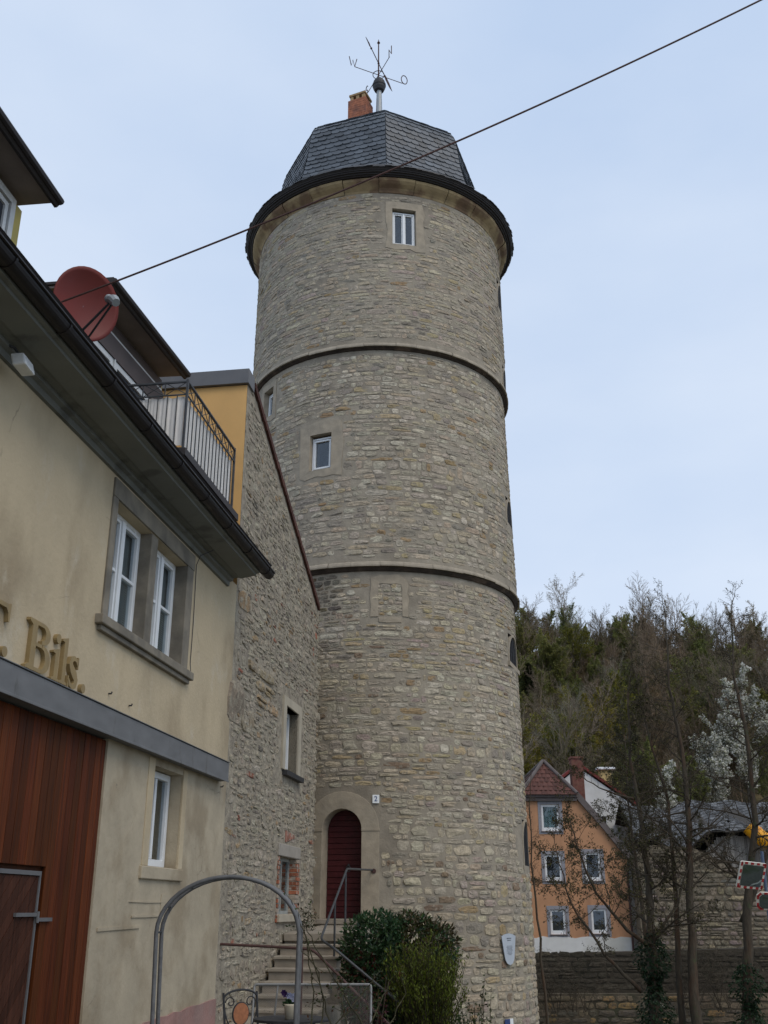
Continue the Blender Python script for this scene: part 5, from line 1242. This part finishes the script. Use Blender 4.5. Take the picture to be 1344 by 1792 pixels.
def limb_tree(name, label, stems, seed, group=None, cat='tree', kat=2, P=AP, cols=((.05, .045, .02), (.035, .03, .018), (.07, .065, .02)), ivy=None, size=.05, extra=()):
    r = random.Random(seed); base = stems[0][0][0]
    t = thing(name, base, label, cat, group or ('alders along the river' if cat == 'tree' else None)); tips = []; m = MB()
    tr = MB()
    for pts, r0, r1 in stems:
        pts = [Vector(p) for p in pts]; fine = []
        for a, b in zip(pts, pts[1:]):
            for i in range(4): fine.append(a.lerp(b, i/4) + (rvec(r)*.03 if fine else Vector((0, 0, 0))))
        fine.append(pts[-1]); n = len(fine); rads = [r0+(r1-r0)*(i/(n-1))**.62 for i in range(n)]; tr.tube(fine, rads, 10)
        tot = len(fine)-1; hgt = (pts[-1]-pts[0]).length; k = int(hgt*P.get('dens', 1.9))
        for q in range(k):
            f = P.get('start', .22) + (1-P.get('start', .22))*(q+r.random())/k; x = f*tot; i = min(tot-1, int(x)); b = fine[i].lerp(fine[i+1], x-i); dd = (fine[i+1]-fine[i]).normalized()
            s_ = dd.cross(rvec(r)).normalized(); a = math.radians(r.uniform(50, 85)); nd = dd*math.cos(a)+s_*math.sin(a)
            branch(m, r, b, nd, r.uniform(1.2, 2.9)*(1.15-.75*f)*P.get('reach', 1), rads[i]*.34, 1, P, tips)
    for pts, r0, r1 in stems:
        e_ = Vector(pts[-1]); d_ = (e_-Vector(pts[-2])).normalized(); branch(m, r, e_, d_, 1.1*P.get('reach', 1), r1*1.0, 1, P, tips)
    for (p, d, L, rad) in extra: branch(m, r, Vector(p), Vector(d).normalized(), L, rad, 1, P, tips)
    tr.build('trunk', M_bark, t, smooth=True, recalc=False); m.build('branches', M_twig, t, recalc=False)
    if kat:
        c = MB(); catkins(c, r, tips, kat, cols, size); c.build('buds', M_leaf, t, recalc=False)
    if ivy:
        c = MB()
        for (p0, p1, rad, k, dens) in ivy:
            p0, p1 = Vector(p0), Vector(p1)
            for _ in range(dens):
                f = r.random(); v = rvec(r); v.z *= .3; b = p0.lerp(p1, f)+v.normalized()*rad*r.uniform(.6, 1.2)*(1+.5*math.sin(f*17)); q = r.uniform(.5, 1.4); c.col = (.014*q, .034*q, .010*q); c.leaf(b, (v+Vector((0, 0, -.8))+rvec(r)*.5).normalized(), v, .10, .09)
        c.build('ivy', M_leaf, t, recalc=False)
    return t
gb = lambda x, y: gz(x, y)
limb_tree('alder_tree', 'ivy-clad alder with low spreading limbs in front of the orange house corner', [
    ([(8.05, 34, -3.3), (8.1, 34, -1.2), (8.16, 34, .6), (8.24, 34.1, 2.4), (8.2, 34.2, 4.4), (8.05, 34.3, 6.2), (8.2, 34.4, 8.4)], .24, .03),
    ([(8.16, 34, .5), (7.4, 33.8, 1.0), (6.5, 33.5, 2.0), (5.95, 33.2, 3.3), (5.75, 33.1, 4.2)], .08, .015),
    ([(7.7, 33.9, -.7), (6.6, 33.4, .3), (5.6, 33.1, 1.8), (5.25, 33.0, 3.3)], .075, .012),
    ([(8.2, 34, .7), (9.0, 33.8, 1.7), (9.5, 33.6, 3.1)], .07, .015),
    ([(8.0, 34.1, 4.9), (6.9, 33.9, 5.2), (6.1, 33.7, 5.7)], .04, .01)], 3, kat=4, P=dict(AP, start=.3, dens=2.5, reach=1.0), cols=((.055, .045, .018), (.035, .03, .015), (.075, .07, .02)), size=.07,
    ivy=[((8.0, 34, -3.2), (8.2, 34, .9), .34, 0, 2600)])
limb_tree('alder_tree', 'tall twin-stemmed bare alder rising between the orange house and the mirrors', [
    ([(9.25, 34, -3.3), (9.3, 34, -1), (9.45, 34, 1.5), (9.65, 34, 4), (9.75, 34.2, 6.5), (9.6, 34.4, 8.6), (9.75, 34.5, 11.0)], .23, .02),
    ([(8.95, 34.4, -3.3), (9.0, 34.4, 0), (9.15, 34.4, 2.4), (9.2, 34.4, 4.8), (8.75, 34.6, 7.3), (8.5, 34.7, 9.4)], .14, .015)], 5, kat=2, P=dict(AP, start=.36, dens=3.3, reach=1.15))
limb_tree('alder_tree', 'bare alder with ivy on its foot beside the traffic mirrors', [
    ([(10.8, 34, -3.3), (10.9, 34, -.8), (11.25, 34, 1.8), (11.8, 34, 4.2), (11.9, 34.1, 6.7), (11.75, 34.2, 8.8), (11.95, 34.3, 11.0)], .25, .02),
    ([(11.1, 34.3, 1.2), (12.2, 34.2, 3.4), (12.9, 34.1, 6.2), (13.2, 34, 9)], .11, .015)], 8, kat=2, P=dict(AP, start=.35, dens=3.1, reach=1.1), ivy=[((11.0, 34, -3.2), (10.9, 33.9, .0), .36, 0, 1700)])
limb_tree('alder_tree', 'slender bare alder rising in front of the white house gable', [
    ([(8.9, 38, -3.4), (8.95, 38, 0), (8.85, 38, 3), (8.75, 38.1, 5.2), (8.85, 38.3, 7.6)], .13, .015)], 13, kat=4, P=dict(AP, start=.45, dens=3.0, reach=.85), cols=((.05, .05, .018), (.035, .035, .015), (.07, .07, .02)), size=.07)
limb_tree('sapling', 'thin bare sapling close to the right edge of the tower', [
    ([(3.60, 24.5, -2.4), (3.45, 24.5, .6), (3.36, 24.5, 2.2), (3.32, 24.5, 3.6), (3.42, 24.5, 4.5)], .045, .006)], 17, cat='sapling', kat=0, P=dict(AP, start=.45, dens=2.6, reach=.33, min=.003))
# sprouting scrub along the far river wall
for k_, (x, y, h, sd) in enumerate([(6.6, 44.8, 1.6, 1), (7.6, 45, 1.3, 2), (11.9, 44.6, 2.4, 3), (13.6, 45, 2.0, 4)]):
    lab = ['low bare scrub under the white plinth of the orange house', 'small twiggy shrub below the orange house downpipe', 'tangled bare shrub between the two alders on the river wall', 'bare brown shrub right of the twin-stemmed alder'][k_]
    r = random.Random(sd); t = thing('bare_shrub', (x, y, -1.6), lab, 'shrub', 'bare scrub along the river wall'); m = MB(); tips = []
    for q in range(9): branch(m, r, Vector((x+r.uniform(-.4, .4), y, -2.2)), Vector((r.uniform(-.6, .6), r.uniform(-.3, .3), 1)).normalized(), h*r.uniform(.9, 1.5), .016, 1, dict(AP, min=.004), tips)
    m.build('branches', M_twig, t, recalc=False); c = MB(); catkins(c, r, tips, 1, ((.04, .045, .02), (.05, .04, .02)), .05); c.build('buds', M_leaf, t, recalc=False)

# shrubs in front of the tower
r = random.Random(41)
def leafy(name, label, loc, blobs, nleaf, cols, L, w, mtl, stemcol=None, upw=.3, shell=.35):
    t = thing(name, loc, label, 'shrub'); c = MB()
    tot = sum(b[3]*b[4]*b[5] for b in blobs)
    for (x, y, z, rx, ry, rz) in blobs:
        for _ in range(int(nleaf*rx*ry*rz/tot)):
            v = rvec(r); q = 1-shell*r.random()**1.6; nn = 1+.16*mnoise.noise((v.x*2.3+x, v.y*2.3, v.z*2.3+z))+.08*mnoise.noise((v.x*6+x, v.y*6, v.z*6))
            p = Vector((x+v.x*rx*q*nn, y+v.y*ry*q*nn, z+v.z*rz*q*nn)); k = r.uniform(.5, 1.45)
            col = cols(p, r); c.col = tuple(a*k for a in col)
            d = (rvec(r)*.9 + v*.6 + Vector((0, 0, upw))).normalized(); c.leaf(p, d, (v+rvec(r)*.7).normalized(), L*r.uniform(.6, 1.3), w*r.uniform(.7, 1.2))
    c.build('leaves', mtl, t, recalc=False)
    s_ = MB()
    for (x, y, z, rx, ry, rz) in blobs:
        for q in range(26):
            v = rvec(r); v.z = abs(v.z); g0 = Vector((x+v.x*.15, y+v.y*.15, gz(x, y)-.05)); e = Vector((x+v.x*rx*.85, y+v.y*ry*.85, z+v.z*rz*.75))
            s_.tube([g0, g0.lerp(e, .5)+Vector((0, 0, .12)), e], [.012, .008, .003], 4, cap=False)
    s_.build('stems', M_twig, t, recalc=False); return t
def ev_cols(p, r):
    if p.x > .25 and p.z > 1.0 and r.random() < .75: return (.060, .045, .018) if r.random() < .65 else (.04, .05, .014)
    if p.x < -.1 and p.z < 1.05 and r.random() < .25: return (.07, .018, .012)
    return r.choice(((.026, .062, .024), (.038, .082, .032), (.055, .092, .032), (.03, .06, .028)))
leafy('evergreen_shrub', 'dense dark glossy evergreen shrub hiding the foot of the red door steps', (.1, 16.7, -.4),
      [(-.12, 16.6, 1.05, .52, .5, .52), (-.2, 16.6, .5, .44, .5, .6), (.42, 16.8, 1.02, .58, .5, .52), (.85, 16.9, 1.05, .28, .4, .34), (.2, 16.7, .3, .6, .5, .8)], 15000, ev_cols, .085, .038, M_gloss)
# broom-like bright green shrub: fine upright stems with tiny leaves
t = thing('broom_shrub', (.58, 15.9, -.2), 'yellow-green broom-like shrub of fine upright stems in front of the evergreen', 'shrub'); s_ = MB(); c = MB()
for q in range(520):
    a = r.uniform(0, 2*math.pi); k = r.random()**.6; bx, by = .62+.10*math.cos(a)*k, 15.9+.10*math.sin(a)*k; ln_ = r.uniform(.7, 1.42)*(1.08-.22*k)
    e = Vector((bx-.06+.56*k*math.cos(a)*r.uniform(.6, 1.15), by+.45*k*math.sin(a), -.15+ln_)); b = Vector((bx, by, -.4)); mid = b.lerp(e, .55)+Vector((0, 0, .1))+rvec(r)*.03
    g = r.uniform(.6, 1.2); s_.col = (.030*g, .026*g, .012*g); s_.tube([b, mid, e], [.006, .004, .0018], 3, cap=False)
    for j in range(22):
        f = r.uniform(.25, 1.0); p = (b.lerp(mid, f*2) if f < .5 else mid.lerp(e, f*2-1)) + rvec(r)*.035; g = r.uniform(.55, 1.4); c.col = (.105*g, .135*g, .012*g) if r.random() < .85 else (.085*g, .065*g, .018*g)
        c.leaf(p, (rvec(r)*.6+Vector((0, 0, .8))).normalized(), rvec(r), r.uniform(.035, .07), .017)
s_.build('stems', M_hbark, t, recalc=False); c.build('leaves', M_leaf, t, recalc=False)
def sprout(label, x, y, z0, h, n, cols, seed, spread=.3, L=.07, name='young_shrub', thick=.007):
    r = random.Random(seed); t = thing(name, (x, y, z0), label, 'shrub'); s_ = MB(); c = MB()
    for q in range(n):
        a = r.uniform(0, 6.28); b = Vector((x+.08*math.cos(a), y+.08*math.sin(a), z0)); e = Vector((x+spread*math.cos(a)*r.uniform(.3, 1), y+spread*.6*math.sin(a), z0+h*r.uniform(.55, 1))); mid = b.lerp(e, .5)+rvec(r)*.06
        s_.tube([b, mid, e], [thick, thick*.8, .003], 4, cap=False)
        for j in range(26):
            f = r.uniform(.3, 1); p = (b.lerp(mid, f*2) if f < .5 else mid.lerp(e, f*2-1)) + rvec(r)*.05; g = r.uniform(.6, 1.4); c.col = tuple(v*g for v in r.choice(cols)); c.leaf(p, (rvec(r)+Vector((0, 0, .6))).normalized(), rvec(r), L*r.uniform(.5, 1.2), L*.45)
    s_.build('stems', M_twig, t, recalc=False); c.build('leaves', M_leaf, t, recalc=False)
sprout('sparse young shrub with pale green leaves right of the broom, against the tower', 1.36, 17.2, -.75, 1.45, 9, ((.05, .075, .025), (.06, .08, .03), (.05, .045, .02)), 3, .35)
sprout('low leafy shoot at the foot of the broom shrub', 1.05, 16.0, -.5, .95, 10, ((.04, .065, .02), (.05, .08, .022)), 4, .22)
sprout('reddish young shrub behind the right end of the mesh bench', -.12, 12.6, -.05, .92, 12, ((.055, .012, .018), (.07, .03, .015), (.03, .045, .015)), 6, .3, .06)
sprout('small weed growing beside the brick-jambed lower window', *W(18.3, .25, 0)[:2], 1.22, .42, 6, ((.03, .045, .02), (.05, .045, .02)), 7, .22, .05, 'weed', .004)
# climbing rose trained on the garden arch
r = random.Random(9); t = thing('climbing_rose', (-.6, 10.3, 0), 'brown arching stems of a climbing rose tangled beside the garden arch', 'climbing rose'); s_ = MB(); c = MB()
canes = [[(-.73, 10.2, 1.42), (-.70, 10.3, 1.2), (-.64, 10.35, .9), (-.66, 10.3, .6), (-.6, 10.3, 0)], [(-.72, 10.15, 1.46), (-.62, 10.3, 1.25), (-.42, 10.4, .95), (-.2, 10.5, .6), (-.15, 10.4, 0)], [(-.74, 10.1, 1.25), (-.60, 10.3, 1.05), (-.52, 10.4, .72), (-.35, 10.4, .35), (-.3, 10.4, 0)],
         [(-.10, 10.5, 1.0), (-.2, 10.5, .85), (-.45, 10.4, .6), (-.5, 10.4, .2), (-.5, 10.4, 0)], [(-.40, 10.4, 1.0), (-.38, 10.4, .8), (-.3, 10.4, .5), (-.4, 10.4, 0)], [(-.85, 10.1, 1.66), (-.72, 10.25, 1.35), (-.55, 10.4, .8), (-.62, 10.3, .3), (-.6, 10.3, 0)], [(.05, 10.6, .95), (-.05, 10.5, .75), (-.25, 10.4, .4), (-.3, 10.4, 0)], [(.2, 10.7, .85), (.05, 10.6, .6), (-.1, 10.4, .2), (-.15, 10.4, 0)]]
for cn in canes:
    P_ = []
    V_ = [Vector(p) for p in cn]
    for a, b in zip(V_, V_[1:]):
        for i in range(4): P_.append(a.lerp(b, i/4)+rvec(r)*.012)
    P_.append(V_[-1]); s_.tube(P_, [.004+.005*i/len(P_) for i in range(len(P_))], 5, cap=False)
    for _ in range(9):
        b = P_[r.randrange(max(1, len(P_)-5))]; d = (rvec(r)+Vector((0, 0, .5))).normalized(); e = b+d*r.uniform(.06, .2); s_.tube([b, e], [.003, .0015], 4, cap=False)
        for _ in range(3): g = r.uniform(.6, 1.4); col = r.choice(((.05, .07, .02), (.07, .03, .012), (.04, .055, .018))); c.col = tuple(v*g for v in col); c.leaf(e+rvec(r)*.02, rvec(r), rvec(r), .035, .02)
s_.build('canes', mat('rose_cane', (.055, .05, .025), .8, var=.35, scale=6), t, recalc=False); c.build('leaves', M_leaf, t, recalc=False)

# ------------------------------------------------------------------ trees on the hill
def proto(seed, kind):
    """tree of about ten metres; returns quads (N,4,3) and colours, wood first then leaves"""
    r = random.Random(seed); wood = MB(); tips = []
    if kind == 'conifer':
        H = 11.0; wood.tube([(0, 0, 0), (0, 0, H)], [.14, .02], 4, cap=False); lf = MB()
        for _ in range(2600):
            f = r.random()**.75; z = 1.2+(H-1.2)*f; R = 2.9*(1-f)**.7+.15; a = r.uniform(0, 6.28); q = r.random()**.5
            p = Vector((R*q*math.cos(a), R*q*math.sin(a), z-.35*q*R)); g = r.uniform(.5, 1.4); lf.col = (.13*g, .155*g, .07*g); d = Vector((math.cos(a), math.sin(a), -.25)).normalized(); s__ = d.cross(Vector((0, 0, 1)))
            l, w = r.uniform(.35, .7), r.uniform(.10, .2); lf.quad(tuple(p-d*l*.5-s__*w), tuple(p+d*l*.5-s__*w*.4), tuple(p+d*l*.5+s__*w*.4), tuple(p-d*l*.5+s__*w))
        return wood, lf
    multi = 1 if r.random() < .55 else r.randint(2, 3); sp = {'bare': 1.0, 'green': 1.0, 'blossom': 1.1, 'yellow': .9}[kind]
    Pq = dict(seg=[6, 4, 3, 2], wig=[.10, .2, .25, .3], up=[.05, .10, .08, .03], tap=[.75, .8, .8, .7], side=[5, 3, 3, 3], num=[(12, 15), (7, 9), (6, 8)], lo=[.2, .12, .1], ang=[(18, 48), (18, 42), (16, 42)], len=[(.42, .62), (.4, .62), (.4, .6)], rr=[.42, .5, .5], min=.014)
    for q in range(multi):
        a = r.uniform(0, 6.28); d = Vector((.25*math.cos(a)*(multi > 1), .25*math.sin(a)*(multi > 1), 1)).normalized()
        branch(wood, r, Vector((.3*math.cos(a)*(multi > 1), .3*math.sin(a)*(multi > 1), -.4)), d, r.uniform(8.2, 10.5)/(1+.12*(multi-1)), .13/multi**.4, 0, Pq, tips)
    lf = MB(); dens = {'bare': 4, 'green': 10, 'blossom': 14, 'yellow': 8}[kind]
    for pts, dirs in tips:
        for _ in range(dens):
            i = r.randrange(len(pts)-1); b = pts[i].lerp(pts[i+1], r.random())+rvec(r)*.12; g = r.uniform(.6, 1.4)
            col = {'bare': r.choice(((0.182, 0.130, 0.072), (0.215, 0.156, 0.083), (0.182, 0.153, 0.065))), 'green': r.choice(((0.169, 0.176, 0.046), (0.142, 0.162, 0.041), (0.203, 0.189, 0.051))), 'yellow': r.choice(((0.182, 0.169, 0.019), (0.155, 0.155, 0.019), (0.209, 0.176, 0.024))), 'blossom': r.choice(((.66, .65, .58), (.56, .55, .48), (.70, .68, .62), (.26, .27, .16)))}[kind]
            lf.col = tuple(v*g if kind != 'blossom' else v*min(1.15, g) for v in col); s0 = {'bare': .045, 'green': .065, 'yellow': .075, 'blossom': .10}[kind]*r.uniform(.7, 1.5)
            d, n_ = rvec(r), rvec(r); s__ = d.cross(n_)
            if s__.length > .1: s__.normalize(); lf.quad(tuple(b-d*s0), tuple(b+s__*s0*.6), tuple(b+d*s0), tuple(b-s__*s0*.6))
    return wood, lf
def wood_cols(kind, r): return {'bare': (.20, .155, .105), 'green': (.19, .165, .105), 'yellow': (.22, .19, .14), 'blossom': (.05, .042, .032), 'conifer': (.04, .03, .02)}[kind]
PROT = {}
for kind, nn in (('bare', 4), ('green', 2), ('yellow', 2), ('conifer', 2), ('blossom', 2)):
    for i in range(nn):
        w_, l_ = proto(100+i+10*['bare', 'green', 'yellow', 'conifer', 'blossom'].index(kind), kind)
        w_.c = [wood_cols(kind, r)]*len(w_.v); w_.col = (1, 1, 1)
        PROT[kind, i] = (w_, l_)
KIDX = {'bare': 4, 'green': 2, 'yellow': 2, 'conifer': 2, 'blossom': 2}
MESH = {}
def tree_obj(kind, i, loc, scale, rot, label, group, name):
    t = thing(name, loc, label, 'tree', group); t.rotation_euler = (0, 0, rot); t.scale = (scale[0], scale[0], scale[1])
    for nm, mb_, mt in (('trunk', PROT[kind, i][0], M_hbark), ('crown', PROT[kind, i][1], M_hleaf)):
        if (kind, i, nm) not in MESH:
            o = mb_.build(nm, mt, None, recalc=False); MESH[kind, i, nm] = o.data; bpy.data.objects.remove(o)
        o = bpy.data.objects.new(nm, MESH[kind, i, nm]); sc.collection.objects.link(o); o.parent = t
    return t
# the wood itself: one mass
r = random.Random(55); VV, FF, CC, MM = [], [], [], []; off = 0; nt_ = 0
NPROT = {}
for k_, (w_, l_) in PROT.items():
    V = np.array(w_.v+l_.v, dtype=np.float32); C_ = np.array(w_.c + l_.c, dtype=np.float32); Fq = np.array([f if len(f) == 4 else (*f, f[-1]) for f in w_.f+l_.f], dtype=np.int64)
    Mi = np.array([0]*len(w_.f)+[1]*len(l_.f), dtype=np.int32); NPROT[k_] = (V, C_, Fq, Mi)
def scatter(n, fx, fy, fk, smin, smax):
    global off, nt_
    for _ in range(n):
        y = fy(r); x = fx(r, y); kind = fk(x, y, r); V, C_, Fq, Mi = NPROT[kind, r.randrange(KIDX[kind])]
        a = r.uniform(0, 6.28); s_ = r.uniform(smin, smax); sh_h = s_*r.uniform(.85, 1.15); ca_, sa_ = math.cos(a), math.sin(a)
        Q = np.empty_like(V); Q[:, 0] = (V[:, 0]*ca_-V[:, 1]*sa_)*s_+x; Q[:, 1] = (V[:, 0]*sa_+V[:, 1]*ca_)*s_+y; Q[:, 2] = V[:, 2]*sh_h+hz(x, y)-.2
        tn = np.array([r.uniform(.75, 1.25)*r.uniform(.93, 1.07) for _ in range(3)], dtype=np.float32); tn = tn*0+tn.mean()*np.array([1+r.uniform(-.08, .1), 1, 1], dtype=np.float32)
        VV.append(Q); CC.append(C_*tn); FF.append(Fq+off); MM.append(Mi); off += len(V); nt_ += 1
def kindf(x, y, r):
    rel = x/y; q = r.random()
    if rel < .24: return 'yellow' if q < (.38 if y < 95 else .18) else 'green' if q < .62 else 'bare'
    if rel > .30: return 'bare' if q < .76 else 'green' if q < .91 else 'yellow'
    return 'bare' if q < .68 else 'green' if q < .90 else 'yellow'
fx = lambda r, y: r.uniform(.06, .47)*y
fx2 = lambda r, y: r.uniform(.06, .47 if y > 86 else .265)*y
scatter(185, fx2, lambda r: 70+58*r.random(), kindf, .6, 1.0)
scatter(70, lambda r, y: r.uniform(.08, .47)*y, lambda r: r.uniform(104, 131), lambda x, y, r: 'bare' if r.random() < .7 else 'green', .5, .72)
scatter(34, lambda r, y: r.uniform(.08, .47)*y, lambda r: r.uniform(122, 131), lambda x, y, r: 'bare' if r.random() < .8 else 'green', .55, .85)
scatter(90, fx2, lambda r: 66+60*r.random(), lambda x, y, r: 'green' if x/y < .24 and r.random() < .5 else 'bare', .28, .5)
V = np.concatenate(VV); Fq = np.concatenate(FF); C_ = np.concatenate(CC); Mi = np.concatenate(MM)
me = bpy.data.meshes.new('hill_wood'); me.vertices.add(len(V)); me.vertices.foreach_set('co', V.ravel()); me.loops.add(Fq.size); me.loops.foreach_set('vertex_index', Fq.ravel().astype(np.int32))
me.polygons.add(len(Fq)); me.polygons.foreach_set('loop_start', np.arange(0, Fq.size, 4, dtype=np.int32)); me.polygons.foreach_set('material_index', Mi)
at = me.attributes.new('Col', 'FLOAT_COLOR', 'POINT'); A4 = np.ones((len(V), 4), dtype=np.float32); A4[:, :3] = C_; at.data.foreach_set('color', A4.ravel())
me.materials.append(M_hbark); me.materials.append(M_hleaf); me.update(calc_edges=True); me.validate()
tag(bpy.data.objects.new('hill_wood', me), 'brown and olive early spring wood covering the hillside', 'wood', kind='stuff'); sc.collection.objects.link(bpy.data.objects['hill_wood'])
# trees one can tell apart
HT = [('conifer', 0, 14.2, 100, .72, 'dark conifer standing among pale trunks on the left of the hillside', 'conifer_tree'),
      ('conifer', 1, 12.6, 112, .6, 'dark conifer near the tower edge below the skyline', 'conifer_tree'),
      ('conifer', 0, 32.5, 126, .7, 'dark green conifer rounded top in the middle of the skyline', 'conifer_tree'),
      ('conifer', 1, 38.5, 126, .55, 'smaller dark conifer just right of the middle of the skyline', 'conifer_tree'),
      ('bare', 0, 22.0, 124, 1.0, 'tall bare tree breaking the skyline right of the tower', 'bare_tree'),
      ('bare', 1, 34.0, 125, 1.1, 'tall bare tree with open crown at the centre of the skyline', 'bare_tree'),
      ('bare', 2, 43.0, 124, 1.1, 'slim bare tree rising above the skyline toward the right', 'bare_tree'),
      ('bare', 3, 47.0, 126, 1.05, 'bare tree at the right end of the skyline', 'bare_tree'),
      ('yellow', 0, 11.9, 80, .75, 'yellow-green budding tree above the orange house roof', 'budding_tree'),
      ('yellow', 1, 14.5, 88, .85, 'taller yellow-green budding tree behind the brick chimney', 'budding_tree'),
      ('yellow', 0, 46.5, 112, .8, 'yellow-green budding tree high on the right of the hillside', 'budding_tree'),
      ('blossom', 0, 24.9, 82, .78, 'white blossoming tree on the right below the wood', 'blossom_tree'),
      ('blossom', 1, 28.9, 84, .98, 'larger white blossoming tree at the right edge', 'blossom_tree'),
      ('blossom', 1, 18.4, 68, .78, 'low white blossoming tree behind the shed roof', 'blossom_tree'),
      ('blossom', 0, 15.6, 67, .70, 'small white blossoming tree right of the white house', 'blossom_tree'),
      ('blossom', 0, 29.5, 102, .6, 'faint pale blossoming tree in the middle of the brown wood', 'blossom_tree')]
for k_, i_, x, y, s_, lab, nm in HT: tree_obj(k_, i_, (x, y, hz(x, y)-.3), (s_, s_*1.0), x*1.7, lab, {'conifer': 'conifers on the hill', 'bare': 'bare trees on the skyline', 'yellow': 'yellow-green budding trees', 'blossom': 'white blossoming trees'}[k_], nm)
